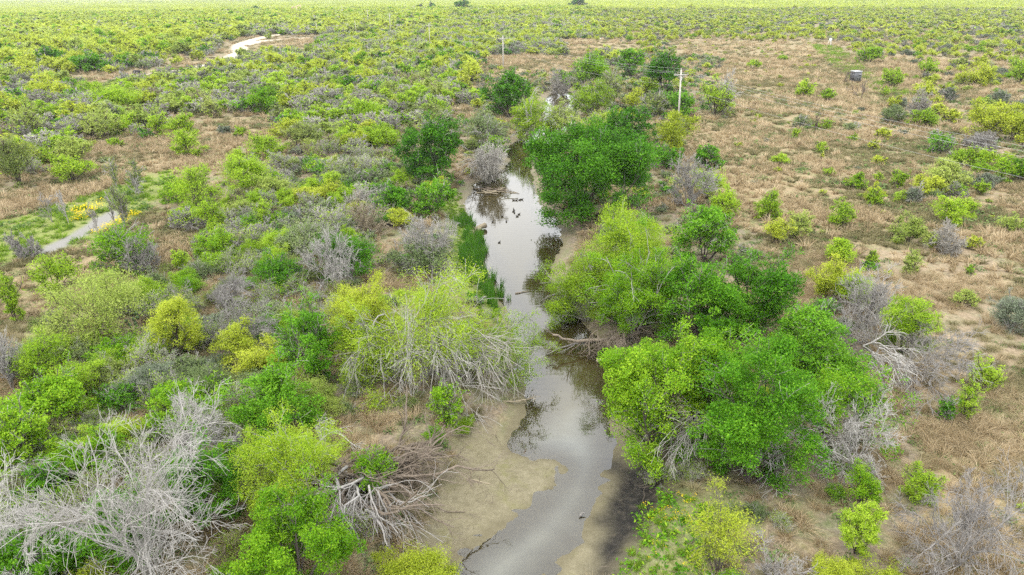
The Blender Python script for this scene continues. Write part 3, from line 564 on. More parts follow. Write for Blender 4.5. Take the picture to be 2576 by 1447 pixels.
def log(pts, r, label, name='driftwood_log', bark='tan', seed=0, nb=3, brl=1.0, dz=0.0):
    """pts: photo points with a height over the water"""
    rng = np.random.default_rng(seed); P = np.array([at(x, y, WZ+z+dz) for x, y, z in pts]); c = P[0].copy(); t = np.linspace(0, 1, 9); ts = np.linspace(0, 1, len(P))
    Q = np.stack([np.interp(t, ts, P[:, i]) for i in range(3)], 1)+rng.normal(0, r*.35, (9, 3)); root = empty(name, c); Rr = r*np.linspace(1, .45, 9)*rng.uniform(.85, 1.15, 9)
    g = Geo().tube(Q-c, Rr, 9, True); g.make('trunk', BK[bark], root, True)
    if nb:
        B, Rb = kids(rng, (Q-c)[None], Rr[None], nb, .25, rad(55), .4*brl, 6, .25, (0, 0, .1), .5); 
        for q in range(nb):
            B2, Rb2 = kids(rng, B[q:q+1], Rb[q:q+1], 3, .3, rad(45), .5, 5, .25, (0, 0, 0), .6); B2[:, 0] += (B2[:, 0]-B2[:, 1])*.05
            h = Geo(); V, F = tubes(B[q:q+1], np.maximum(Rb[q:q+1], .012), 5, True); h.add(V, F); V, F = tubes(B2, np.maximum(Rb2, .010), 4); h.add(V, F); h.make('branch', BK[bark], root, True)
    tag(root, label, 'driftwood'); return root
log([(1216, 566, .3), (1195, 580, .35), (1182, 592, .1)], .26, 'thick broken tan log lying half in the pool by the reeds', seed=3, nb=2)
log([(1168, 578, .05), (1180, 581, .12), (1196, 584, .2)], .09, 'thin bleached branch reaching from the reeds to the broken log', bark='pale', seed=4, nb=1)
log([(1297, 738, .03), (1312, 735, .06), (1332, 732, .05)], .05, 'thin dark stick floating in the middle of the rippled pool', bark='brown', seed=5, nb=2, name='floating_stick')
log([(1500, 909, .12), (1522, 904, .15), (1545, 896, .2)], .11, 'short tan log lying on the right mud bank under the bushes', seed=6, nb=2)
log([(1610, 835, 1.2), (1520, 856, .55), (1450, 858, .7), (1418, 848, 1.0), (1390, 838, 1.3)], .14, 'long bare branch reaching from the right bank low over the water', bark='brown', seed=7, nb=5, brl=.9, name='fallen_branch')
log([(1500, 858, .5), (1440, 866, .35), (1405, 878, .2), (1375, 892, .05)], .07, 'forked grey branch dipping into the water under the long bare branch', bark='grey', seed=8, nb=5, brl=1.1, name='fallen_branch')
log([(1150, 1205, .05), (1195, 1210, .14), (1240, 1220, .1)], .05, 'crooked branch half sunk on the sandy mudflat, upper one', seed=9, nb=4, name='fallen_branch')
log([(1140, 1190, .1), (1180, 1222, .1), (1225, 1226, .06)], .06, 'forked branch lying along the near edge of the brush on the mudflat', bark='brown', seed=10, nb=4, name='fallen_branch')
log([(1251, 1232, .04), (1266, 1234, .07), (1282, 1235, .04)], .035, 'short dark stick lying alone in the middle of the mudflat', bark='brown', seed=11, nb=0, name='floating_stick')
log([(1458, 1300, .04), (1464, 1293, .1), (1472, 1290, .12)], .05, 'small knotted driftwood piece in shallow water by the right mud bank', bark='grey', seed=12, nb=2, name='floating_stick')
log([(1318, 1140, .1), (1322, 1133, .3), (1322, 1128, .42)], .035, 'short stub poking upright out of the shallow water', bark='brown', seed=13, nb=0, name='floating_stick')
log([(1230, 1008, .1), (1290, 1012, .25), (1340, 1003, .3)], .06, 'pale branch sticking out of the brush over the upper mudflat', seed=14, nb=4, name='fallen_branch')
log([(1300, 942, .1), (1292, 935, .3), (1288, 930, .4)], .05, 'dark stub standing in the shallows below the large willow', bark='brown', seed=15, nb=1, name='floating_stick')
log([(1740, 318, .9), (1720, 326, 1.1), (1735, 332, 1.0)], .12, 'bleached fallen limb on the dry grass beside the nearest utility pole', bark='pale', seed=16, nb=4)
rng0 = np.random.default_rng(77)
for i in range(16):
    cx_, cy_ = 1252+rng0.normal(0, 17), 480+rng0.normal(0, 5); a_ = rng0.normal(.1, .5); ln_ = rng0.uniform(12, 42)
    log([(cx_-ln_*math.cos(a_), cy_+ln_*math.sin(a_)*.35, rng0.uniform(0, .25)), (cx_, cy_, rng0.uniform(.1, .5)), (cx_+ln_*math.cos(a_), cy_-ln_*math.sin(a_)*.35, rng0.uniform(0, .4))], rng0.uniform(.03, .08), None, 'dam_stick', 'brown' if i % 2 else 'tan', 100+i, 1 if i % 3 == 0 else 0)
for k, o in enumerate([o for o in COL.objects if o.name.startswith('dam_stick')]): tag(o, 'brown driftwood stick lying crosswise in the stick dam over the pool', 'driftwood', 'sticks of the stick dam across the creek')
def corral():
    p = ground(470, 122); root = empty('corral_fence', p, rad(8)); tag(root, 'brown plank corral fence half hidden by brush beside the dirt track', 'fence')
    for k in range(7): Geo().tube([((k-3)*2.6, 0, -.2), ((k-3)*2.6, 0, 2.1+.2*(k % 2))], .14, 6).make('post', LADW, root)
    for z in (.6, 1.15, 1.7): Geo().box((0, .15, z), (7.9, .03, .09)).make('rail', LADW, root)
corral()
def cactus(px, py, label):
    p = ground(px, py); root = empty('prickly_pear', p); tag(root, label, 'cactus'); rng = np.random.default_rng(3); M_ = plain_mat('cactus_green', (.07, .13, .05), (.16, .23, .10), 4., .6)
    for i in range(16):
        c = np.array([rng.normal(0, .45), rng.normal(0, .35), .18+.3*(i % 3)]); a_ = rng.uniform(0, 6.3); r = rng.uniform(.14, .2); th = np.linspace(0, 6.283, 11)[:-1]; n = np.array([math.cos(a_), math.sin(a_), .15]); u = np.array([-math.sin(a_), math.cos(a_), 0])
        ring = c+np.outer(np.cos(th)*r*.8, u)+np.outer(np.sin(th)*r, [0, 0, 1]); V = np.concatenate([ring, [c+n*.04], [c-n*.04]]); F = [[k, (k+1) % 10, 10, 10] for k in range(10)]+[[(k+1) % 10, k, 11, 11] for k in range(10)]
        Geo().add(V, np.array(F)[:, :3]).make('pad', M_, root)
cactus(342, 836, 'prickly pear cactus clump of flat green pads on shaded bare soil')
# ------------------------------------------------------------------ the plants one can tell apart, placed and sized from the photograph
h = hero
# right bank, far to near
h('G', 'deep', 1310, 335, 1645, 552, 'large deep green tree with wide rounded crown leaning over the pool', cov=1.5, ref='the large deep green tree')
h('W', 'willow', 1362, 635, 1600, 815, 'yellow green bush spreading over the water edge with bare twigs underneath', cov=1.2)
h('W', 'willow', 1440, 550, 1700, 770, 'tall fluffy lime green bush crowding behind the one at the water edge', cov=1.4)
h('W', 'light', 1480, 640, 1700, 862, 'bright green willowy bush whose skirts touch the fallen bare branch', cov=1.4)
h('G', 'mid', 1640, 660, 1860, 868, 'rounded vivid green bush in front of two darker domes, right of the creek bend', ref='the rounded vivid green bush')
h('G', 'mid', 1765, 648, 1978, 845, 'dense green bush at the edge of the tan field, right of the rounded vivid one')
h('G', 'mid', 1690, 535, 1852, 668, 'dark leafy bush behind the vivid green bushes, against the dry field')
h('G', 'light', 1505, 862, 1800, 1150, 'big light green bush leaning from the mud bank over the shallow stream', ref='the big light green bush', cov=1.1)
h('G', 'mid', 1730, 880, 2040, 1225, 'massive green bush with bare grey twigs under its skirt, nearest on the right bank', ref='the massive green bush')
h('G', 'light', 1630, 855, 1900, 1110, 'middle dome of light green leaves joining the two big right bank bushes')
h('G', 'light', 1990, 935, 2235, 1150, 'loose bright green bush on the outer edge of the massive green bush', cov=.5)
h('D', '', 2030, 1000, 2255, 1200, 'bleached leafless bush tangled into the outer bright green bush', bark='pale')
h('G', 'mid', 1925, 780, 2115, 960, 'dark green domed bush between the dead fallen tree and the vivid green bushes')
h('G', 'mid', 1945, 850, 2190, 965, 'low dark green bush under the limbs of the dead fallen tree')
h('D', '', 2045, 765, 2500, 960, 'wide fallen dead tree with long pale limbs reaching over the dry grass', bark='grey', ref='the wide fallen dead tree')
h('B', '', 2110, 690, 2240, 830, 'tangle of grey twigs woven into the split lime tree above the dead tree', bark='grey')
h('M', 'yellow', 2030, 655, 2150, 765, 'glowing yellow lime tree pushing through grey twigs at the field edge')
h('M', 'lime', 2100, 690, 2195, 780, 'lime tree half hidden by grey twigs, beside the glowing yellow lime tree')
h('M', 'lime', 2200, 742, 2338, 890, 'bright lime tree growing out of the dead fallen tree')
h('M', 'lime', 2068, 605, 2152, 670, 'round lime bush above the glowing yellow lime tree')
h('M', 'light', 2112, 1185, 2206, 1280, 'bright green bush beside the massive green bush, over the lime one')
h('M', 'lime', 2102, 1260, 2200, 1395, 'upright lime bush in front of the bright green one at the grass edge')
h('M', 'lime', 2265, 1176, 2360, 1262, 'open lime bush growing from a tan bunchgrass clump', cov=.7)
h('D', '', 2230, 1165, 2580, 1450, 'bare grey tree spreading thin twigs over the dry grass corner', bark='grey')
h('M', 'yellow', 2145, 1415, 2300, 1500, 'yellow lime bush cut by the bottom edge under the bare grey tree')
h('M', 'yellow', 1715, 1250, 1890, 1450, 'thin yellow green bush with many wispy stems below the massive green bush', cov=.26)
h('B', '', 1830, 1390, 2050, 1470, 'low arching grey bush lying beside the thin yellow green bush', bark='grey')
h('M', 'lime', 2428, 900, 2512, 985, 'airy lime sapling on the dry grass right of the dead fallen tree', cov=.6)
h('M', 'lime', 2390, 955, 2450, 1060, 'thin lime sapling over brown grass clumps near the airy one', cov=.6)
h('N', 'mid', 2350, 1000, 2396, 1066, 'small narrow dark green shrub alone on brown grass', cov=1.6)
h('S', 'sage', 2485, 745, 2600, 835, 'broad blue grey sage shrub at the right edge')
# big willow, brush and thicket of the left bank
h('W', 'willow', 900, 690, 1260, 965, 'huge willow with yellow green leaves on long grey arching branches, left bank', ref='the huge arching willow', cov=.5)
h('W', 'willow', 1130, 790, 1375, 960, 'outer arm of thin yellow green willow shoots hanging over the stream', cov=.55)
h('M', 'yellow', 835, 725, 1010, 900, 'bright yellow green bush wedged behind the huge willow', cov=1.2)
h('W', 'willow', 840, 800, 1010, 960, 'dim yellow green bush under the bright one, beside the huge willow')
h('Q', '', 965, 740, 1105, 1000, 'slender bleached dead trunk with bare limbs inside the huge willow', bark='pale')
h('G', 'light', 1075, 970, 1165, 1075, 'small leafy green bush glimpsed between the hanging grey branches', cov=.6)
h('W', 'willow', 590, 1070, 880, 1300, 'airy yellow green bush with visible stems above the dense light green one', ref='the airy yellow green bush', cov=1.1)
h('G', 'light', 628, 1265, 890, 1510, 'dense light green bush at the bottom, right of the big dead tree', cov=1.1)
h('M', 'yellow', 960, 1385, 1165, 1520, 'yellow green bush top at the bottom edge beside the stream mouth', cov=1.3)
h('G', 'light', 885, 1130, 1010, 1250, 'fresh green shoots growing over the fallen brown brush', cov=.4)
h('D', '', 120, 1050, 650, 1520, 'enormous bare bleached tree fanning pale branches, bottom of the thicket', bark='pale', ref='the enormous bare tree')
h('D', '', -90, 1225, 210, 1510, 'pale bare tree in the lower corner beside the enormous one', bark='pale')
h('D', '', 425, 985, 612, 1185, 'bleached twisted crown poking out of green bushes behind the enormous bare tree', bark='pale')
h('G', 'mid', 605, 925, 805, 1115, 'shiny green small tree with short pale trunk on bare brown soil', ref='the shiny green small tree')
h('G', 'mid', 715, 775, 858, 960, 'tall dark green tree with loose top behind the shiny one', cov=.8)
h('M', 'yellow', 588, 865, 725, 960, 'low rounded golden lime bush beside dark foliage')
h('M', 'yellow', 550, 818, 655, 928, 'golden lime bush with dark stems under pale dead limbs')
h('D', '', 495, 735, 715, 890, 'grey dead tree with forked limbs reaching over golden lime bushes', bark='grey')
h('M', 'yellow', 383, 742, 512, 908, 'weeping yellow lime tree with drooping sprays in mid thicket', ref='the weeping yellow lime tree', cov=1.1)
h('G', 'mid', 612, 790, 725, 862, 'mid green bush between dead limbs and the golden bushes', cov=.8)
h('M', 'pale', 140, 680, 425, 850, 'sprawling pale lime mesquite with black crooked branches', cov=.45, ref='the sprawling pale mesquite')
h('N', 'light', 243, 572, 406, 690, 'green bush laced with pale twigs below the gravel strip', ref='the twig laced green bush', cov=1.3)
h('B', '', 300, 600, 420, 700, 'grey twigs standing in front of the twig laced green bush', bark='grey')
h('M', 'lime', 493, 502, 568, 584, 'umbrella shaped lime tree on a black trunk', ref='the umbrella shaped lime tree')
h('M', 'light', 503, 582, 604, 656, 'vivid green bush just below the umbrella shaped lime tree')
h('M', 'lime', 646, 507, 690, 578, 'narrow lime bush standing among grey green shrubs')
h('M', 'lime', 436, 425, 560, 545, 'large lime mesquite with bare twigs at the tan grass edge', cov=.6)
h('M', 'lime', 545, 398, 690, 490, 'wide lime mesquite behind the large one at the thicket edge', cov=.8)
h('M', 'lime', 434, 628, 487, 688, 'small lime bush right of the twig laced green bush')
h('M', 'lime', 15, 690, 68, 812, 'slim lime tree by the left edge below the green flower strip')
h('M', 'lime', 82, 642, 204, 732, 'fluffy lime tree pair of crowns below the gravel strip', cov=.6)
h('M', 'lime', 58, 850, 172, 980, 'lime tree with dark stem rising from the grey thicket at the left edge')
h('B', '', -10, 835, 75, 985, 'bare mesquite with grey twigs at the left edge', bark='grey')
h('G', 'light', 222, 860, 330, 935, 'light green bush behind grey sage in the left thicket', cov=.7)
h('S', 'sage', 330, 915, 470, 1005, 'grey green feathery shrub in the left thicket hollow')
h('S', 'grey', 440, 925, 590, 1010, 'hazy grey green shrub next to the feathery one')
h('G', 'light', -5, 1025, 140, 1195, 'leafy bright green bush at the left edge above the dead trees')
h('G', 'light', 55, 950, 235, 1085, 'broad yellow green bush behind the leafy bright one')
h('G', 'mid', 75, 1165, 180, 1270, 'small domed green bush between dead branches')
h('G', 'light', 140, 1090, 330, 1200, 'loose green bush behind the enormous bare tree')
h('G', 'light', 380, 960, 590, 1080, 'green bush veiled by bleached twigs in the left thicket')
h('M', 'yellow', 300, 1050, 405, 1105, 'yellow leaf tuft on top of the enormous bare tree', cov=.8)
h('G', 'mid', 200, 1250, 420, 1440, 'green bush seen through the branches of the enormous bare tree', cov=.9)
h('G', 'mid', 430, 1130, 620, 1330, 'green undergrowth bush right of the enormous bare tree', cov=.9)
h('G', 'mid', 20, 1330, 200, 1500, 'green bush under the pale bare tree in the corner', cov=.9)
h('M', 'yellow', 150, 1405, 300, 1500, 'small yellow bush at the bottom edge under dead branches', cov=.7)
h('N', 'grey', 980, 600, 1160, 695, 'pale grey green bush draped with arching bleached branches by the reeds', ref='the draped pale bush')
h('D', '', 1010, 555, 1160, 690, 'arching bleached branches of a dead bush beside the reeds', bark='pale')
h('B', '', 878, 512, 972, 592, 'round fuzzy brown bush of fine twigs in the thicket', bark='tan', ref='the fuzzy brown bush')
h('B', '', 862, 468, 965, 525, 'dull grey twiggy bush above the fuzzy brown one')
h('N', 'mid', 780, 585, 965, 700, 'green bush streaked with grey twigs left of the draped pale bush')
h('G', 'mid', 1040, 455, 1142, 542, 'dark green bush on the bank above the bright grass')
h('G', 'mid', 955, 470, 1045, 545, 'green bush with tan tips near the dark one on the bank')
h('N', 'mid', 640, 640, 770, 730, 'green and grey shrub in the middle of the thicket')
h('N', 'grey', 690, 560, 850, 650, 'whitish twig shrub with green tips in the middle of the thicket')
h('D', '', 750, 600, 900, 730, 'pale dead bush with crooked twigs in the thicket', bark='pale')
h('D', '', 520, 700, 640, 790, 'small grey dead bush among lime sprays', bark='grey')
# creek bend, beyond the large tree
h('G', 'deep', 1016, 300, 1182, 468, 'deep green tree with ragged crown on the left bank', ref='the ragged deep green tree')
h('G', 'deep', 1217, 188, 1346, 293, 'darkest green tree standing on the far left bank', ref='the darkest green tree')
h('M', 'yellow', 1149, 191, 1187, 228, 'small pure yellow tree among grey brush')
h('M', 'pale', 947, 206, 1008, 255, 'rounded pale lime tree with thin stems among grey shrubs', cov=.8)
h('M', 'lime', 868, 256, 972, 312, 'lime tree cluster of upright plumes')
h('W', 'willow', 1284, 245, 1395, 365, 'lime willow at the dark narrows of the creek', cov=1.2)
h('W', 'pale', 1356, 268, 1458, 350, 'pale yellow feathery bush standing in the creek bend', cov=1.2)
h('W', 'willow', 1428, 211, 1550, 288, 'yellow topped willow right of the bright water patch', cov=1.1)
h('W', 'olive', 1495, 183, 1572, 265, 'olive feathery tree behind the yellow topped willow')
h('N', 'light', 1425, 142, 1540, 222, 'soft green bush mass beyond the bright water patch', cov=1.5)
h('G', 'mid', 1552, 128, 1622, 195, 'dark green tree beyond the olive feathery tree')
h('G', 'deep', 1622, 130, 1716, 236, 'tall dark green tree behind the nearest utility pole', ref='the tall dark tree by the pole')
h('M', 'lime', 1604, 196, 1653, 238, 'lime bush glowing in front of the tall dark tree')
h('M', 'yellow', 1566, 225, 1620, 280, 'golden lime bush with dark stem left of the utility pole')
h('N', 'olive', 1612, 232, 1680, 298, 'dull green bush between the golden lime bush and the pole')
h('G', 'mid', 1656, 238, 1752, 294, 'dense green bush at the foot of the nearest utility pole')
h('G', 'deep', 1515, 276, 1642, 388, 'dark green tree behind the large deep green tree')
h('W', 'willow', 1450, 290, 1582, 372, 'yellow green airy tree peeking over the large deep green tree')
h('M', 'yellow', 1632, 288, 1742, 386, 'yellow stemmed shrub hiding the base of the nearest utility pole', cov=.8)
h('G', 'mid', 1640, 366, 1716, 426, 'bright round green bush below the yellow stemmed shrub')
h('D', '', 1176, 372, 1284, 470, 'grey brush of drooping dead twigs at the stick dam', bark='mauve')
h('N', 'grey', 1160, 288, 1278, 372, 'grey green bush with pale stems above the drooping dead twigs')
h('N', 'light', 1215, 345, 1280, 412, 'fresh green bush on the bank of the dark narrows')
h('B', '', 1383, 185, 1436, 242, 'brown leafless bush on the far bank by bright water', bark='mauve')
h('M', 'lime', 1752, 204, 1842, 292, 'mesquite with black forked trunk and bare outer twigs on the field edge', cov=.5, ref='the black forked mesquite')
h('G', 'mid', 1744, 368, 1813, 428, 'solid green bush alone on the tan grass edge', ref='the solid green bush')
h('B', '', 1668, 398, 1792, 522, 'large grey bare shrub between the large tree and the tan field', bark='grey')
h('M', 'lime', 1722, 428, 1832, 502, 'lime foliage behind the large grey bare shrub', cov=.7)
h('M', 'lime', 1782, 478, 1860, 552, 'lime bush with upright plumes at the edge of the tan field')
h('S', 'sage', 1505, 560, 1560, 600, 'sage tinted sprig bush under the large deep green tree')
# left: the clearing and beyond
h('M', 'lime', 437, 326, 510, 394, 'round bright lime tree alone in the tan clearing', ref='the round lime tree in the clearing')
h('M', 'lime', 376, 290, 428, 345, 'green lime bush at the top edge of the clearing')
h('M', 'lime', 424, 288, 492, 335, 'row of small lime crowns behind the round lime tree')
h('M', 'lime', 272, 348, 308, 371, 'low lime bush on the tan grass left of the clearing')
h('M', 'lime', 132, 392, 240, 458, 'spreading lime bush with dark fallen limb beneath', cov=.8)
h('M', 'pale', 146, 350, 238, 412, 'hazy lime bush behind the spreading one')
h('M', 'pale', 30, 262, 116, 348, 'mesquite with thick black trunk and thin pale crown', cov=.35)
h('M', 'olive', -5, 342, 110, 468, 'large grey olive mesquite with many trunks at the left edge', cov=.7)
h('M', 'pale', 212, 276, 312, 346, 'thin crowned mesquite with dark spreading limbs', cov=.4)
h('M', 'yellow', 62, 208, 162, 254, 'wide yellow lime mesquite in the upper left brush')
h('M', 'lime', 232, 221, 364, 278, 'very wide lime mesquite hedge above the clearing')
h('G', 'deep', 92, 122, 169, 166, 'dark round evergreen alone in the lime brush', ref='the dark round evergreen')
h('G', 'mid', 190, 136, 271, 180, 'mid green tree right of the dark round evergreen')
h('M', 'light', 622, 230, 700, 285, 'green mesquite with black forked trunk above the clearing')
h('M', 'yellow', 688, 303, 778, 347, 'golden lime bush cluster at the thicket edge')
h('M', 'lime', 629, 342, 720, 398, 'lime bush with grey plumes right of the clearing')
h('M', 'pale', 508, 238, 556, 296, 'thin tree with curved black trunk on the clearing edge', cov=.5)
h('M', 'lime', 588, 320, 625, 348, 'small lime shrub with twigs right of the round lime tree')
h('S', 'sage', 543, 319, 587, 340, 'flat grey shrub on the tan clearing')
h('M', 'olive', 326, 405, 372, 490, 'leaning dead looking sapling on the green strip', bark='grey', cov=.4)
h('Q', '', 318, 430, 368, 495, 'broken dark snag leaning at the head of the green strip', bark='grey')
h('M', 'olive', 276, 400, 312, 472, 'thin sapling with twiggy top on the tan grass', bark='grey', cov=.4)
h('Q', '', 103, 490, 160, 560, 'leaning leafless sapling at the upper end of the flower patch', bark='grey')
h('Q', '', 150, 480, 195, 562, 'bare sapling beside the flower patch', bark='grey')
h('Q', '', 222, 512, 272, 588, 'twiggy bare sapling on the gravel strip', bark='grey')
h('Q', '', 280, 484, 302, 570, 'slim upright sapling at the lower flower band', bark='grey')
h('M', 'olive', 290, 470, 338, 572, 'leaning thin sapling over the lower flower band', bark='grey', cov=.4)
h('D', '', 36, 590, 105, 650, 'dead branch heap at the end of the gravel strip', bark='grey')
# the dry field on the right
F_ = [('M', 'lime', 2002, 203, 2046, 243), ('M', 'light', 2061, 225, 2098, 256), ('Q', '', 2136, 205, 2190, 257), ('M', 'lime', 2209, 176, 2268, 219), ('M', 'lime', 2213, 220, 2236, 242), ('M', 'yellow', 2228, 243, 2262, 271), ('S', 'sage', 2252, 248, 2282, 271),
      ('M', 'yellow', 2295, 211, 2357, 243), ('M', 'lime', 2302, 243, 2333, 266), ('M', 'yellow', 2339, 243, 2370, 266), ('B', '', 2277, 232, 2330, 298), ('M', 'lime', 2293, 278, 2359, 322), ('S', 'sage', 2370, 222, 2404, 254), ('M', 'yellow', 2425, 262, 2535, 352), ('M', 'yellow', 2498, 280, 2600, 352),
      ('D', 'white', 2415, 335, 2505, 380), ('N', 'mid', 2326, 336, 2399, 384), ('M', 'lime', 2390, 373, 2456, 421), ('M', 'lime', 2440, 376, 2508, 426), ('M', 'light', 2487, 398, 2540, 460), ('M', 'light', 2530, 402, 2600, 458), ('M', 'pale', 2320, 405, 2418, 472), ('M', 'yellow', 2290, 442, 2376, 488), ('M', 'light', 2389, 462, 2428, 492),
      ('M', 'lime', 2442, 458, 2486, 490), ('S', 'sage', 2452, 438, 2510, 472), ('M', 'lime', 2338, 496, 2420, 566), ('M', 'lime', 2395, 500, 2456, 548), ('M', 'lime', 2237, 432, 2278, 475), ('M', 'yellow', 2172, 464, 2218, 512), ('M', 'light', 2128, 435, 2175, 476), ('M', 'lime', 2244, 480, 2281, 509), ('S', 'sage', 2276, 470, 2316, 513),
      ('M', 'lime', 2194, 433, 2217, 460), ('M', 'lime', 2050, 358, 2081, 383), ('M', 'yellow', 2061, 385, 2074, 401), ('M', 'lime', 2133, 338, 2161, 358), ('M', 'yellow', 2180, 354, 2208, 378), ('M', 'lime', 2065, 302, 2093, 331), ('M', 'lime', 2042, 308, 2063, 326), ('M', 'lime', 1990, 324, 2014, 348), ('M', 'lime', 2072, 424, 2101, 442),
      ('M', 'lime', 1938, 389, 1987, 416), ('S', 'grey', 1993, 291, 2038, 320), ('S', 'grey', 2118, 309, 2159, 329), ('S', 'grey', 2210, 268, 2279, 313), ('S', 'sage', 2478, 230, 2538, 267), ('M', 'lime', 1896, 482, 1964, 553), ('M', 'yellow', 1912, 554, 1985, 612), ('M', 'lime', 2082, 510, 2146, 575), ('M', 'pale', 2504, 542, 2573, 585),
      ('M', 'yellow', 2423, 595, 2474, 628), ('M', 'pale', 1978, 536, 2040, 598), ('M', 'pale', 2241, 546, 2324, 611), ('M', 'pale', 2316, 583, 2361, 628), ('M', 'lime', 2175, 630, 2207, 670), ('M', 'pale', 2268, 630, 2318, 690), ('M', 'light', 2420, 667, 2447, 694), ('M', 'lime', 2172, 475, 2217, 516), ('M', 'pale', 2398, 731, 2454, 772), ('M', 'light', 2157, 122, 2218, 158),
      ('M', 'lime', 1955, 140, 1985, 153), ('M', 'lime', 1880, 152, 1915, 172), ('B', '', 1790, 195, 1850, 290), ('M', 'lime', 2310, 150, 2360, 185), ('M', 'yellow', 2420, 165, 2500, 215), ('M', 'lime', 2535, 155, 2600, 210), ('Q', '', 2040, 285, 2062, 330), ('B', '', 2330, 560, 2420, 640), ('S', 'sage', 2545, 250, 2600, 280), ('S', 'grey', 2380, 430, 2450, 465)]
for f in F_: h(f[0], f[1] if f[1] != 'white' else '', *f[2:6], bark='pale' if f[1] == 'white' else None)
# far single trees that stand out dark in the lime brush
for x0, y0, x1, y1, lab in [(1432, -4, 1475, 18, 'dark blue green tree top at the upper edge, darkest of the far trees'), (1078, 8, 1098, 28, 'dark upright far tree right of the pump jack'), (1144, 3, 1182, 28, 'wide dark far tree beside the pale far clearing'), (1049, 12, 1068, 26, 'small dark far tree next to the upright one'),
                            (476, 38, 498, 52, 'dark round far bush in the lime brush, left of the pump jack'), (270, 33, 284, 38, 'flat dark far bush, outer one of a pair'), (283, 33, 294, 38, 'flat dark far bush, inner one of a pair'), (630, 17, 656, 26, 'dark far bush cluster behind the lime brush')]:
    h('G', 'deep', x0, y0, x1, y1, lab)
# fans of drooping dead branches
def brush(px, py, hgt, az, spread, length, n, label, bark='grey', zbase=None, seed=0, el=(5, 40), droop=-.75, name='dead_brush', rb=.038, wig=.16, bs=.3):
    rng = np.random.default_rng(500+seed); p = ground(px, py); root = empty(name, p); d = math.sqrt(p[0]**2+p[1]**2+400); rm = d*.0003
    a_ = rad(az)+rng.normal(0, rad(spread)*.5, n); e_ = np.radians(rng.uniform(*el, n)); D = np.stack([np.cos(a_)*np.cos(e_), np.sin(a_)*np.cos(e_), np.sin(e_)], 1)
    B = rng.normal(0, bs, (n, 3)); B[:, 2] = hgt+rng.normal(0, .25, n); P0 = grow(rng, B, D, length*rng.uniform(.3, 1.1, n), 8, wig, (0, 0, droop)); R0 = rb*rng.uniform(.5, 1.3, n)[:, None]*np.linspace(1, .3, 8)[None]
    P1, R1 = kids(rng, P0, R0, 6, .1, rad(38), .5, 6, .18, (0, 0, droop*.6), .55); P2, R2_ = kids(rng, P1, R1, 4, .1, rad(34), .6, 5, .15, (0, 0, droop*.4), .6)
    for P in (P0, P1, P2):
        gz = tz(p[0]+P[..., 0], p[1]+P[..., 1]); P[..., 2] = np.maximum(P[..., 2], np.maximum(gz, WZ)-p[2]+.04+rng.uniform(0, .35, P.shape[:1])[:, None])
    st = np.stack([np.linspace([0, 0, -.2], b, 4) for b in B[:max(3, n//5)]]); V, F = tubes(st, np.full(st.shape[:2], rb*1.3), 6); g = Geo().add(V, F); V, F = tubes(P0, np.maximum(R0, rm), 5); g.add(V, F); g.make('trunk', BK[bark], root, True)
    g = Geo(); V, F = tubes(P1, np.maximum(R1, rm*.85), 4); g.add(V, F); V, F = tubes(P2, np.maximum(R2_, rm*.72), 3); g.add(V, F); g.make('crown', BK[bark], root)
    tag(root, label, 'dead brush', 'fans of drooping dead branches along the creek')
brush(1085, 950, 2.8, -60, 64, 4.8, 28, 'great fan of drooping grey branches falling from the huge willow to the mudflat', 'pale', seed=1, el=(-25, 30), droop=-1.2)
brush(1160, 950, 2.0, -35, 60, 4.6, 22, 'brown purple tangle of drooping twigs at the water edge under the huge willow', 'mauve', seed=2, el=(-20, 30), droop=-1.1)
brush(990, 930, 2.6, -110, 70, 4.2, 16, 'grey branches hanging on the outer side of the huge willow above brown soil', 'grey', seed=3, el=(-10, 35))
brush(880, 1245, .9, -20, 60, 5.2, 24, 'toppled tree with brown limbs fanning over the mudflat', 'brown', seed=4, el=(-5, 25), rb=.085, droop=-.35, wig=.3, bs=.8)
brush(890, 1265, .9, -75, 60, 4.0, 20, 'grey brush hanging down the bank from the toppled tree', 'grey', seed=5, el=(-25, 20), rb=.06, wig=.22, bs=.6)
brush(1000, 1190, .8, -10, 50, 3.2, 14, 'brown branches of a second toppled tree reaching the mudflat', 'brown', seed=6, el=(-5, 30), rb=.08, droop=-.4, wig=.3, bs=.6)
brush(1760, 1120, 1.6, -110, 110, 3.6, 18, 'bleached bare branches drooping under the massive green bush', 'pale', seed=7, el=(-20, 20))
brush(1900, 1150, 1.6, -80, 90, 3.4, 18, 'pale crooked branches hanging over yellow flowers under the massive green bush', 'pale', seed=8, el=(-20, 20))
brush(1480, 760, 1.3, -125, 80, 3.4, 22, 'dark grey bare twigs hanging to the water under the yellow green bush', 'mauve', seed=9, el=(-20, 20))
brush(1560, 860, 1.1, -100, 90, 3.2, 20, 'bare twigs trailing onto the mud by the long bare branch', 'brown', seed=10, el=(-20, 20))
brush(1205, 440, 1.6, -60, 110, 4.2, 20, 'grey drooping twigs beside the stick dam', 'mauve', seed=11, el=(-15, 40))
brush(2190, 930, 1.2, -50, 80, 3.4, 14, 'pale curved twigs lying over the dry grass under the dead fallen tree', 'pale', seed=13, el=(-10, 30))
brush(820, 1130, 1.0, -30, 30, 2.6, 3, 'curved bleached limb arching over the bank beside the airy yellow green bush', 'pale', seed=14, el=(10, 45), rb=.07)
# ------------------------------------------------------------------ the brush between: single plants near, one mass per kind far off
rng = np.random.default_rng(11)
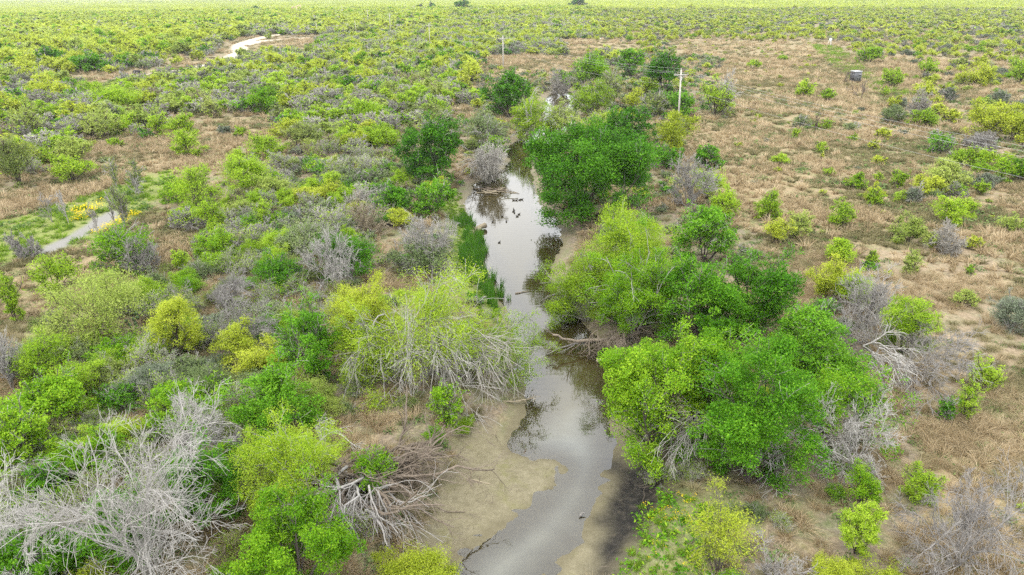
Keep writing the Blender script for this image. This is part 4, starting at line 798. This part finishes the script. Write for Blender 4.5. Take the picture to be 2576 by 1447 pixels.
#            per m2, kind weights, radius range
BRUSH = dict(L=(.080, dict(M=.90, B=.07, N=.03), (2.0, 4.2)), M=(.090, dict(M=.45, B=.38, N=.13, S=.04), (1.2, 2.9)), B=(.085, dict(M=.30, B=.53, N=.13, S=.04), (1.3, 2.9)), K=(.026, dict(M=.66, B=.18, S=.16), (.9, 1.9)),
             R=(.014, dict(M=.5, B=.2, S=.3), (.7, 1.7)), T=(.012, dict(M=.72, S=.16, B=.12), (.25, .75)), O=(.003, dict(M=.5, B=.5), (.3, .6)), N=(.42, dict(N=.40, B=.38, M=.15, S=.07), (.9, 2.1)), C=(.09, dict(N=.55, B=.30, M=.15), (.5, 1.3)))
LEAFV = dict(M=['lime', 'yellow', 'pale', 'lime', 'light', 'olive'], N=['grey', 'light', 'mid', 'olive'], B=['mauve', 'grey', 'tan'], S=['sage', 'grey'])
LEAFP = dict(M=[.30, .16, .18, .18, .10, .08], N=[.3, .3, .2, .2], B=[.45, .4, .15], S=[.6, .4])
hx = np.array([p['loc'][0] for p in PLANTS]); hy = np.array([p['loc'][1] for p in PLANTS]); hr = np.array([p['R'] for p in PLANTS])
def candidates(d0, d1, dens, margin=1.05):
    n = int(dens*.5*(d1*d1-d0*d0)*2*.95); r = np.sqrt(rng.uniform(d0*d0, d1*d1, n)); a = rng.uniform(-.86, .86, n); X = r*np.sin(a); Y = r*np.cos(a)
    px, py, w = project(np.stack([X, Y, np.zeros(n)], 1)); k = (px > -480) & (px < 3056) & (py < 1850); return X[k], Y[k]
CD = list(CODES); DENS = np.array([BRUSH[c][0] for c in CD])
CLEARING = poly_at([(435, 300), (560, 292), (640, 300), (690, 335), (640, 415), (560, 430), (430, 505), (420, 560), (330, 600), (150, 660), (-80, 700), (-80, 470), (110, 455), (240, 415), (310, 350), (400, 370)])
CLEARS = [CLEARING, poly_at([(2045, 108), (2125, 108), (2140, 150), (2060, 140)]), poly_at([(290, 182), (420, 172), (520, 158), (560, 150), (565, 160), (500, 182), (400, 198), (300, 206)]), poly_at([(555, 112), (600, 98), (690, 86), (800, 84), (800, 104), (690, 112), (640, 140), (580, 152), (555, 150)]), poly_at([(150, 186), (300, 184), (300, 204), (160, 208)])]
def brush_points(d0, d1, gap=.44):
    X, Y = candidates(d0, d1, DENS.max()*1.6); c = code_at(X, Y, 1); k = rng.random(len(X)) < DENS[c]/(DENS.max()*1.6)*1.35; X, Y, c = X[k], Y[k], c[k]
    ok = sdist(WATER, X, Y) > 1.6 if d0 < 330 else np.ones(len(X), bool)
    for r, w in ROADS:
        for back in (0, 6, 12, 18): ok &= segdist(r, X, Y+back, False) > w+1.5
    if d0 < 200:
        for g in (FLAT, FLATR, GRAVEL, *YELLOWS, *GREENS[:3]): ok &= sdist(g, X, Y) > .6
    if d0 < 400: clr = np.minimum.reduce([sdist(q, X[ok], Y[ok]) for q in CLEARS])+(vnoise(X[ok], Y[ok], 5.)-.5)*5
    X, Y, c = X[ok], Y[ok], c[ok]
    kind = np.empty(len(X), 'U1'); R = np.zeros(len(X))
    for q, cd in enumerate(CD):
        s = np.nonzero(c == q)[0]; ws = BRUSH[cd][1]; kind[s] = rng.choice(list(ws), len(s), p=np.array(list(ws.values()))/sum(ws.values())); lo, hi = BRUSH[cd][2]; R[s] = lo+(hi-lo)*rng.random(len(s))**1.3*np.where(Y[s] < 95, .55, 1.)
    if d0 < 400: k = (clr > R*.8) | (rng.random(len(X)) < .02); X, Y, c, kind, R = X[k], Y[k], c[k], kind[k], R[k]
    if d0 < 400 and len(X):
        D = np.hypot(X[:, None]-hx[None], Y[:, None]-hy[None]); k = (D > hr[None]*np.where(Y < 75, .55, .72)[:, None]+R[:, None]*.3).all(1)
        X, Y, c, kind, R = X[k], Y[k], c[k], kind[k], R[k]
    # thin out by spacing, on a hash grid
    order = np.argsort(-R); cell = {}; keep = []
    for i in order:
        gx, gy = int(X[i]//3), int(Y[i]//3); good = True
        for ax in (gx-1, gx, gx+1):
            for ay in (gy-1, gy, gy+1):
                for j in cell.get((ax, ay), ()):
                    if (X[i]-X[j])**2+(Y[i]-Y[j])**2 < (gap*(R[i]+R[j]))**2: good = False; break
                if not good: break
            if not good: break
        if good: keep.append(i); cell.setdefault((gx, gy), []).append(i)
    k = np.array(keep, int); return X[k], Y[k], kind[k], R[k]
def dims(kind, R):
    f = dict(M=(1.0, 1.45), N=(.9, 1.3), B=(.85, 1.25), S=(.7, .95))[kind]; return R*rng.uniform(*f)
X, Y, KD, RR = brush_points(14, 190); HH = np.array([dims(k, r) for k, r in zip(KD, RR)]); DD = np.sqrt(X*X+Y*Y+400)
LOD = [(17, 62, 44, 0), (62, 108, 82, 0), (108, 400, 150, 1)]
PROTO = {}
def proto(kind, v, l):
    key = (kind, v, l)
    if key not in PROTO:
        leaf = LEAFV[kind][v]; d = LOD[l][2]; R0 = dict(M=1.9, N=1.5, B=1.7, S=1.1)[kind]
        PROTO[key] = plant_meshes(kind, R0, R0*dict(M=1.25, N=1.1, B=1.05, S=.8)[kind], d, 3000+len(PROTO)*7, leaf if kind != 'B' else 'lime', leaf if kind == 'B' else None, {0: 1., 1: 1., 2: .9}[l]*(.65 if leaf == 'olive' and kind == 'M' else 1.), KIND[kind][0], lod=LOD[l][3])+(R0, R0*dict(M=1.25, N=1.1, B=1.05, S=.8)[kind])
    return PROTO[key]
px_, py_, w_ = project(np.stack([X, Y, np.zeros_like(X)], 1)); inview = (px_ > -40) & (px_ < 2616) & (py_ < 1530)
size = RR*HH/DD**2
MAXK = dict(M=300, N=150, B=240, S=100); rest = {k: [] for k in 'MNBS'}
for kd in 'MNBS':
    s = np.nonzero(KD == kd)[0]; s = s[np.argsort(-size[s]*inview[s])]; room = MAXK[kd]-sum(1 for p in PLANTS if p['kind'] == kd)
    single = [i for i in s if inview[i]][:max(room, 0)]; rest[kd] += [i for i in s if i not in set(single)]
    for i in single:
        v = int(rng.choice(len(LEAFV[kd]), p=LEAFP[kd])); l = 0 if DD[i] < 62 else 1 if DD[i] < 108 else 2
        tr, cr, r0, h0 = proto(kd, v, l); z = tz1(X[i], Y[i]); root = empty(KIND[kd][0], (X[i], Y[i], z), rng.uniform(0, 6.28)); f = RR[i]/r0
        root.scale = (f*rng.uniform(.85, 1.15), f*rng.uniform(.85, 1.15), HH[i]/h0); part('trunk', tr, root); part('crown', cr, root)
        tag(root, None, KIND[kd][1], GROUP[kd]); PLANTS.append(dict(kind=kd, leaf=LEAFV[kd][v], loc=np.array([X[i], Y[i], z]), R=RR[i], H=HH[i], root=root, label='', ref=None))
# ---- masses
def arrays(me):
    n = len(me.vertices); V = np.zeros(n*3, np.float32); me.vertices.foreach_get('co', V); f = len(me.polygons); F = np.zeros(f*4, np.int32); me.loops.foreach_get('vertex_index', F); mi = np.zeros(f, np.int32); me.polygons.foreach_get('material_index', mi)
    t = np.full(f, .5, np.float32)
    if 'tint' in me.attributes: me.attributes['tint'].data.foreach_get('value', t)
    return V.reshape(-1, 3), F.reshape(-1, 4), mi, t
def joined(name, a, b):
    Va, Fa, ma, ta = arrays(a); Vb, Fb, mb, tb = arrays(b)
    return bpy.data.objects.new(name, mesh_np(name, np.concatenate([Va, Vb]), np.concatenate([Fa, Fb+len(Va)]), list(a.materials)+list(b.materials), np.concatenate([ta, tb]), np.concatenate([ma, mb+1])))
def mass(name, P, rz, sc, ix, protos, label, cat):
    """one object of kind stuff: copies of a few small meshes on given ground points"""
    P = np.asarray(P, np.float32); n = len(P); me = bpy.data.meshes.new(name); me.vertices.add(n); me.vertices.foreach_set('co', P.ravel())
    for nm, ty, v in (('rz', 'FLOAT', rz), ('ix', 'INT', ix)): a = me.attributes.new(nm, ty, 'POINT'); a.data.foreach_set('value', np.asarray(v, np.float32 if ty == 'FLOAT' else np.int32))
    a = me.attributes.new('sc', 'FLOAT_VECTOR', 'POINT'); a.data.foreach_set('vector', np.asarray(sc, np.float32).ravel())
    c = bpy.data.collections.new(name+'_kinds')
    for k, o in enumerate(protos): o.name = f'{name}_{chr(97+k)}'; c.objects.link(o)
    g = bpy.data.node_groups.new(name, 'GeometryNodeTree'); g.interface.new_socket('Geometry', in_out='INPUT', socket_type='NodeSocketGeometry'); g.interface.new_socket('Geometry', in_out='OUTPUT', socket_type='NodeSocketGeometry')
    n_ = g.nodes.new; gi = n_('NodeGroupInput'); go = n_('NodeGroupOutput'); ci = n_('GeometryNodeCollectionInfo'); ci.inputs['Collection'].default_value = c; ci.inputs['Separate Children'].default_value = True; ci.inputs['Reset Children'].default_value = True
    ip = n_('GeometryNodeInstanceOnPoints'); ip.inputs['Pick Instance'].default_value = True
    def na(nm, ty): x = n_('GeometryNodeInputNamedAttribute'); x.data_type = ty; x.inputs['Name'].default_value = nm; return x.outputs['Attribute']
    cb = n_('ShaderNodeCombineXYZ'); lk = g.links.new; lk(na('rz', 'FLOAT'), cb.inputs['Z']); lk(cb.outputs[0], ip.inputs['Rotation']); lk(na('sc', 'FLOAT_VECTOR'), ip.inputs['Scale']); lk(na('ix', 'INT'), ip.inputs['Instance Index'])
    lk(gi.outputs[0], ip.inputs['Points']); lk(ci.outputs[0], ip.inputs['Instance']); lk(ip.outputs[0], go.inputs[0])
    o = bpy.data.objects.new(name, me); COL.objects.link(o); o.modifiers.new('scatter', 'NODES').node_group = g; tag(o, label, cat, None, 'stuff'); return o
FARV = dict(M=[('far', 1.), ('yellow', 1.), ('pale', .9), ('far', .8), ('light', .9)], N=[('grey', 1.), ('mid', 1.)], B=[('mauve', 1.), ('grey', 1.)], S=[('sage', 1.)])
FARP = {}
for kd in 'MNBS':
    for vv, (leaf, cv) in enumerate(FARV[kd]):
        for li, (d, lo) in enumerate(((230, 1), (480, 2))):
            tr, cr = plant_meshes(kd, 2., 2*dict(M=1.2, N=1.1, B=1.05, S=.8)[kd], d, 7000+vv*13+li*5+ord(kd), leaf, leaf if kd == 'B' else None, cv*(1.35 if li else 1.2), kd, lod=lo); FARP[kd, vv, li] = (tr, cr)
X2, Y2, K2, R2_2 = brush_points(190, 420, .5); H2 = np.array([dims(k, r) for k, r in zip(K2, R2_2)])
X3, Y3, K3, R3 = brush_points(420, 950, .45); H3 = np.array([dims(k, r) for k, r in zip(K3, R3)]); R3 = R3*1.15
NAMES = dict(M=('mesquite_scrub', 'unbroken lime green mesquite brush spreading beyond the single trees'), N=('green_scrub', 'dull green shrubs mixed into the far brush'), B=('bare_scrub', 'grey leafless brush mixed into the far scrubland'), S=('sage_scrub', 'sage coloured shrubs dotting the far field'))
for kd in 'MNBS':
    r = np.array(rest[kd], int); s2 = K2 == kd; s3 = K3 == kd
    xs = np.concatenate([X[r], X2[s2], X3[s3]]); ys = np.concatenate([Y[r], Y2[s2], Y3[s3]]); rs = np.concatenate([RR[r], R2_2[s2], R3[s3]]); hs = np.concatenate([HH[r], H2[s2], H3[s3]]); li = np.concatenate([np.zeros(len(r)+s2.sum(), int), np.ones(s3.sum(), int)])
    if not len(xs): continue
    nv = len(FARV[kd]); obs = []
    for l in (0, 1):
        for vv in range(nv): obs.append(joined('x', *FARP[kd, vv, l]))
    pv = dict(M=[.36, .12, .28, .14, .1], N=[.6, .4], B=[.6, .4], S=[1.])[kd]; n = len(xs); ix = li*nv+rng.choice(nv, n, p=pv)
    sc = np.stack([rs/2*rng.uniform(.85, 1.2, n), rs/2*rng.uniform(.85, 1.2, n), hs/(2*dict(M=1.2, N=1.1, B=1.05, S=.8)[kd])], 1)
    mass(NAMES[kd][0], np.stack([xs, ys, tz(xs, ys)-.05], 1), rng.uniform(0, 6.28, n), sc, ix, obs, NAMES[kd][1], 'brush')
def far_patch(seed, w, n, ls, pal):
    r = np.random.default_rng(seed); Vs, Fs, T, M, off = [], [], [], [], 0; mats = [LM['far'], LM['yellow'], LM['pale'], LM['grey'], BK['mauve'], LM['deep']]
    for k in range(n):
        R = r.uniform(1.6, 3.1)*w/60; H = r.uniform(2.6, 4.6)*(w/60)**.35; c = r.uniform(-w/2, w/2, 2); m = int(4.6*R*R*2.2/(ls*ls)); u = unit(r.normal(0, 1, (m, 3))); u[:, 2] = np.abs(u[:, 2])
        C = np.stack([c[0]+u[:, 0]*R, c[1]+u[:, 1]*R, u[:, 2]*H*.85+.2], 1)+r.normal(0, .25, (m, 3)); V, F = leaf_quads(r, C, ls, ls*.6, 2.2); Vs.append(V); Fs.append(F+off); off += len(V); T.append(np.clip(r.random()*.6+r.normal(.2, .15, m), 0, 1)); M.append(np.full(m, r.choice(6, p=pal)))
    return bpy.data.objects.new('x', mesh_np('far_patch', np.concatenate(Vs), np.concatenate(Fs), mats, np.concatenate(T), np.concatenate(M)))
def patches(d0, d1, w):
    g = np.arange(-d1, d1, w*.93); A, B_ = np.meshgrid(g, g[g > 0]); A = A.ravel()+rng.uniform(-.1, .1, A.size)*w; B_ = B_.ravel()+rng.uniform(-.1, .1, B_.size)*w; d = np.hypot(A, B_); k = (d > d0) & (d < d1) & (np.abs(A) < .80*B_+60); return A[k], B_[k]
xa, ya = patches(935, 2600, 60); xb, yb = patches(2600, 9500, 180); pal = [.52, .14, .26, .04, .036, .004]
prot = [far_patch(900+i, 60, 95, 1.5, pal) for i in range(4)]+[far_patch(950+i, 180, 80, 5.0, pal) for i in range(3)]
n1, n2 = len(xa), len(xb)
mass('distant_scrub', np.stack([np.concatenate([xa, xb]), np.concatenate([ya, yb]), tz(np.concatenate([xa, xb]), np.concatenate([ya, yb]))-.2], 1), rng.integers(0, 4, n1+n2)*math.pi/2, np.ones((n1+n2, 3)), np.concatenate([rng.integers(0, 4, n1), rng.integers(4, 7, n2)]), prot, 'hazy lime green scrubland reaching to the horizon', 'brush')
# ---- grass, reeds, flowers, weeds
GR = dict(tan=leaf_mat('dry_grass_tan', (.24, .18, .10), (.44, .345, .205), (.68, .56, .38), .25, .6), olive=leaf_mat('dry_grass_olive', (.13, .125, .055), (.26, .235, .12), (.42, .37, .21), .25, .6), green=leaf_mat('fresh_grass', (.09, .17, .015), (.20, .34, .03), (.34, .46, .06), .3, .5),
          reed=leaf_mat('reed_green', (.03, .12, .012), (.08, .22, .02), (.19, .36, .04), .3, .5), flower=leaf_mat('flower_yellow', (.62, .46, .01), (.80, .60, .012), (.90, .72, .03), .2, .3), weed=leaf_mat('weed_green', (.05, .10, .025), (.11, .19, .05), (.22, .30, .10), .25, .5))
def tuft(seed, mat, n, R, H, wd, droop, seg=3, spread=1.):
    r = np.random.default_rng(seed); a = r.uniform(0, 6.283, n); rr = R*.35*np.sqrt(r.random(n)); B = np.stack([rr*np.cos(a), rr*np.sin(a), np.full(n, -.03)], 1); az = a+r.normal(0, .7, n); tl = np.abs(r.normal(.35, .3, n))*spread
    D = np.stack([np.cos(az)*np.sin(tl)+.18, np.sin(az)*np.sin(tl), np.cos(tl)], 1); P = grow(r, B, D, H*r.uniform(.55, 1.15, n), seg+1, .12, (0.15, 0, -droop)); P[..., 2] = np.maximum(P[..., 2], -.03)
    s = unit(np.cross(P[:, -1]-P[:, 0], r.normal(0, 1, (n, 3))))[:, None]*np.linspace(1, .15, seg+1)[None, :, None]*wd*.5; V = np.stack([P-s, P+s], 2).reshape(-1, 3); i = (np.arange(n)[:, None]*(seg+1)+np.arange(seg)[None]).ravel()*2
    F = np.stack([i, i+1, i+3, i+2], 1); return bpy.data.objects.new('x', mesh_np('tuft', V, F, [mat], np.repeat(np.clip(r.normal(.5, .22, n), 0, 1), seg)))
def grass_points(d0, d1, dens, weight, excl=True):
    X, Y = candidates(d0, d1, dens); c = code_at(X, Y, 1); w = np.array([weight.get(k, 0) for k in CD])[c]*(.35+1.0*sstep(.3, .65, vnoise(X, Y, 4.3)*.6+vnoise(X+9, Y, 13.)*.4)); k = rng.random(len(X)) < w; X, Y = X[k], Y[k]
    ok = np.ones(len(X), bool)
    if d0 < 330: ok &= (sdist(WATER, X, Y) > 1.8) & (sdist(FLAT, X, Y) > .3) & (sdist(FLATR, X, Y) > .3)
    for r, w in ROADS: ok &= segdist(r, X, Y, False) > w*1.1
    if excl:
        for g in (GREENS[0], GREENS[2], GREENS[3], GRAVEL, DARKMUD): ok &= sdist(g, X, Y) > .2
        for g in BARE: ok &= (sdist(g, X, Y) > 0) | (rng.random(len(X)) < .35)
    return X[ok], Y[ok]
WT = dict(T=1., O=1., R=.7, M=.55, B=.5, K=.5, N=.5, C=.55, L=.2)
sets = [grass_points(17, 60, 6.5, WT), grass_points(60, 120, 3.4, WT), grass_points(120, 260, .8, WT), grass_points(260, 480, .13, WT)]
fs = [.85, 1.0, 1.6, 2.6]
gx = np.concatenate([s[0] for s in sets]); gy = np.concatenate([s[1] for s in sets]); ff = np.concatenate([np.full(len(s[0]), f) for s, f in zip(sets, fs)]); far = np.concatenate([np.full(len(s[0]), i) for i, s in enumerate(sets)])
gp = [tuft(40+i, GR['tan'], 130, .55, .8, .019, 1.5, spread=1.5) for i in range(4)]+[tuft(50+i, GR['olive'], 110, .5, .55, .019, 1.3, spread=1.6) for i in range(2)]+[tuft(60+i, GR['tan'], 46, .5, .7, .065, .9, spread=1.4) for i in range(3)]+[tuft(66, GR['olive'], 42, .5, .5, .065, .9, spread=1.4)]
n = len(gx); pick = np.where(vnoise(gx+3, gy+80, 6.)+rng.normal(0, .22, n) < .50, 1, 0); ix = np.where(far < 1, np.where(pick, 4+rng.integers(0, 2, n), rng.integers(0, 4, n)), np.where(pick, 9, 6+rng.integers(0, 3, n)))
s = ff*rng.uniform(.6, 1.3, n); s3 = np.stack([s*1.15, s*1.15, np.minimum(s, 1.5)*rng.uniform(.75, 1.15, n)], 1)
mass('dry_grass', np.stack([gx, gy, tz(gx, gy)], 1), rng.normal(0, .9, n)+rng.integers(0, 2, n)*2.2, s3, ix, gp, 'tan and straw coloured bunchgrass covering the open field and clearings', 'grass')
def poly_points(poly, dens, soft=0.):
    x0, y0 = poly.min(0); x1, y1 = poly.max(0); n = int((x1-x0)*(y1-y0)*dens); X = rng.uniform(x0, x1, n); Y = rng.uniform(y0, y1, n); k = sdist(poly, X, Y)+(vnoise(X, Y, 1.4)-.5)*1.4 < soft; return X[k], Y[k]
gg = [poly_points(GREENS[0], 1.1), poly_points(GREENS[1], .5), poly_points(GREENS[2], 7.), poly_points(GREENS[3], 9.)]
X_ = np.concatenate([g[0] for g in gg]); Y_ = np.concatenate([g[1] for g in gg]); fz = np.concatenate([np.full(len(g[0]), f) for g, f in zip(gg, (1.3, 1.8, .55, .55))]); k = (sdist(GRAVEL, X_, Y_) > .2) & (sdist(WATER, X_, Y_) > .3); X_, Y_, fz = X_[k], Y_[k], fz[k]; n = len(X_); s = fz*rng.uniform(.6, 1.3, n)
mass('green_grass', np.stack([X_, Y_, tz(X_, Y_)], 1), rng.uniform(0, 6.28, n), np.stack([s, s, s*.7], 1), rng.integers(0, 3, n), [tuft(70+i, GR['green'], 50, .6, .5, .05, .6, 2, 1.6) for i in range(3)], 'fresh green grass in the damp strips and along the banks', 'grass')
REED = poly_at([(1150, 545), (1190, 560), (1205, 615), (1236, 690), (1264, 765), (1255, 800), (1215, 775), (1185, 720), (1170, 640)], WZ); STR = poly_at([(1195, 560), (1215, 640), (1250, 700), (1285, 730), (1270, 770), (1245, 760), (1225, 690), (1198, 620)], WZ)
a1 = poly_points(REED, 9.); a2 = poly_points(STR, .9); X_ = np.concatenate([a1[0], a2[0]]); Y_ = np.concatenate([a1[1], a2[1]]); n = len(X_); s = rng.uniform(.6, 1.25, n)
mass('reeds', np.stack([X_, Y_, np.maximum(tz(X_, Y_), WZ-.1)], 1), rng.uniform(0, 6.28, n), np.stack([s*.8, s*.8, s], 1), rng.integers(0, 3, n), [tuft(80+i, GR['reed'], 26, .5, .95, .035, .15, 3, .45) for i in range(3)], 'dark green reeds standing along the pool on the left bank', 'reeds')
fl = [poly_points(YELLOWS[0], 4.5, -.3), poly_points(YELLOWS[1], 9., .2), poly_points(YELLOWS[2], 7., .8), poly_points(GREENS[2], .8)]
X_ = np.concatenate([f[0] for f in fl]); Y_ = np.concatenate([f[1] for f in fl]); n = len(X_); fz = np.concatenate([np.full(len(f[0]), q) for f, q in zip(fl, (1., 1., .34, .34))])*rng.uniform(.7, 1.3, n)
def flowers(seed, n):
    r = np.random.default_rng(seed); C = np.stack([r.normal(0, .22, n), r.normal(0, .22, n), r.uniform(.18, .42, n)], 1); V, F = leaf_quads(r, C, .13, .12, 1.6); return bpy.data.objects.new('x', mesh_np('flowers', V, F, [GR['flower']], r.random(n)))
mass('yellow_flowers', np.stack([X_, Y_, tz(X_, Y_)], 1), rng.uniform(0, 6.28, n), np.stack([fz, fz, fz], 1), rng.integers(0, 2, n), [flowers(90, 9), flowers(91, 6)], 'yellow wildflowers in bands on the green strips', 'flowers')
def weed(seed, mt=None, n=46):
    r = np.random.default_rng(seed); C = np.stack([r.normal(0, .2, n), r.normal(0, .2, n), np.abs(r.normal(.08, .07, n))*(1.3 if mt else 1)], 1); V, F = leaf_quads(r, C, .13, .07, .9); return bpy.data.objects.new('x', mesh_np('weed', V, F, [mt or GR['weed']], r.random(n)))
w1 = grass_points(17, 75, .8, dict(T=1., N=.9, C=.9, M=.6, O=.5, R=.6)); w2 = poly_points(GREENS[2], 3.2); w3 = grass_points(75, 170, .22, dict(T=1., M=.5, O=.5, R=1., C=.5, N=.4), False)
X_ = np.concatenate([w1[0], w2[0], w3[0]]); Y_ = np.concatenate([w1[1], w2[1], w3[1]]); n = len(X_); s = np.concatenate([np.full(len(w1[0]), 1.), np.full(len(w2[0]), .9), np.full(len(w3[0]), 2.)])*rng.uniform(.6, 1.5, n)
mass('low_weeds', np.stack([X_, Y_, tz(X_, Y_)], 1), rng.uniform(0, 6.28, n), np.stack([s, s, s*.8], 1), np.where((np.arange(n) >= len(w1[0])) & (np.arange(n) < len(w1[0])+len(w2[0])), rng.integers(3, 5, n), rng.integers(0, 3, n)), [weed(94), weed(95), weed(96), weed(99, LM['light'], 46), weed(92, LM['mid'], 40)], 'low green weeds between the grass clumps', 'weeds')
# fallen twigs and litter on the bare ground
def litter(seed):
    r = np.random.default_rng(seed); n = 9; B = np.stack([r.normal(0, .6, n), r.normal(0, .6, n), r.uniform(.01, .05, n)], 1); a = r.uniform(0, 6.28, n); P = grow(r, B, np.stack([np.cos(a), np.sin(a), r.normal(.05, .06, n)], 1), r.uniform(.3, 1.3, n), 4, .18, (0, 0, -.05)); V, F = tubes(P, r.uniform(.006, .013, n)[:, None]*np.linspace(1, .5, 4)[None], 4)
    return bpy.data.objects.new('x', mesh_np('twigs', V, F, [BK['brown']]))
l1 = grass_points(17, 95, .35, dict(N=1., C=1., M=.5, T=.25, B=.6), False); l2 = poly_points(FLAT, 1.1); X_ = np.concatenate([l1[0], l2[0]]); Y_ = np.concatenate([l1[1], l2[1]]); n = len(X_); s = np.concatenate([rng.uniform(.7, 1.6, len(l1[0])), rng.uniform(.15, .5, len(l2[0]))])
mass('fallen_twigs', np.stack([X_, Y_, tz(X_, Y_)], 1), rng.uniform(0, 6.28, n), np.stack([s]*3, 1), rng.integers(0, 2, n), [litter(97), litter(98)], 'grey fallen twigs scattered on the ground under the brush', 'twigs')
# ------------------------------------------------------------------ what singles each unlabelled plant out: its look and the landmark it stands nearest to
REFS = [(p['ref'], p['loc']) for p in PLANTS if p['ref']]+[('the hunting blind', ground(2150, 209)), ('the white game feeder', ground(2087, 117)), ('the nearest utility pole', ground(1706, 309)), ('the pole in the tan clearing', ground(1266, 172)), ('the cow by the dirt track', ground(346, 190)), ('the dirt track bend', ground(605, 116)), ('the gravel strip', ground(200, 580)), ('the third utility pole', ground(1081, 117)), ('the stick dam', ground(1252, 480)), ('the corral fence', ground(470, 122)), ('the stream mouth', ground(1300, 1400))]
COLW = dict(lime='lime green', yellow='golden lime', pale='pale lime', light='bright green', mid='mid green', deep='deep green', willow='yellow green', olive='olive', sage='grey sage', grey='grey green', mauve='mauve grey', tan='tan')
NOUN = dict(M='mesquite', G='tree', W='willow bush', N='leafy shrub', S='shrub', B='twiggy shrub', D='dead tree', Q='bare sapling')
ORD = ['', 'second', 'third', 'fourth', 'fifth', 'sixth', 'seventh', 'eighth', 'ninth', 'tenth', 'eleventh', 'twelfth', 'thirteenth', 'fourteenth', 'fifteenth', 'sixteenth', 'seventeenth', 'eighteenth', 'nineteenth', 'twentieth']
RP = np.array([r[1] for r in REFS]); rpx, rpy, _ = project(RP); book = {}
for p in PLANTS:
    if p['label']: continue
    d = np.hypot(RP[:, 0]-p['loc'][0], RP[:, 1]-p['loc'][1]); j = int(np.argmin(d)); x, y, _ = project(p['loc'][None]); dx, dy = x[0]-rpx[j], y[0]-rpy[j]
    rel = ('right of' if dx > 0 else 'left of') if abs(dx) > 1.2*abs(dy) else ('beyond' if dy < 0 else 'in front of')
    sz = 'low' if p['H'] < 1.1 else 'small' if p['H'] < 1.9 else 'mid-sized' if p['H'] < 2.8 else 'tall'
    col = 'pale grey' if p['kind'] == 'D' else COLW.get(p['leaf'], 'grey'); book.setdefault((sz, col, NOUN[p['kind']], rel, j), []).append((d[j], p))
for (sz, col, noun, rel, j), v in book.items():
    v.sort(key=lambda q: q[0])
    for k, (dd, p) in enumerate(v): p['root']['label'] = f"{sz} {col} {noun} {rel} {REFS[j][0]}" + (f", {ORD[min(k, 19)]} nearest" if k else '')
# ------------------------------------------------------------------ the air
def haze():
    V = np.array([[x, y, z] for x in (-16000, 16000) for y in (-60, 16000) for z in (-9, 24)]); me = mesh_np('haze', V, np.array([[0, 1, 3, 2], [4, 6, 7, 5], [0, 4, 5, 1], [2, 3, 7, 6], [0, 2, 6, 4], [1, 5, 7, 3]]), [])
    t = NT('pale_air'); v = t.n('ShaderNodeVolumePrincipled'); v.inputs['Color'].default_value = (.93, .96, 1, 1); v.inputs['Density'].default_value = 1.1e-4; t.l(v.outputs[0], t.out.inputs['Volume']); me.materials.append(t.m)
    o = bpy.data.objects.new('haze', me); COL.objects.link(o); tag(o, kind='stuff')
haze()
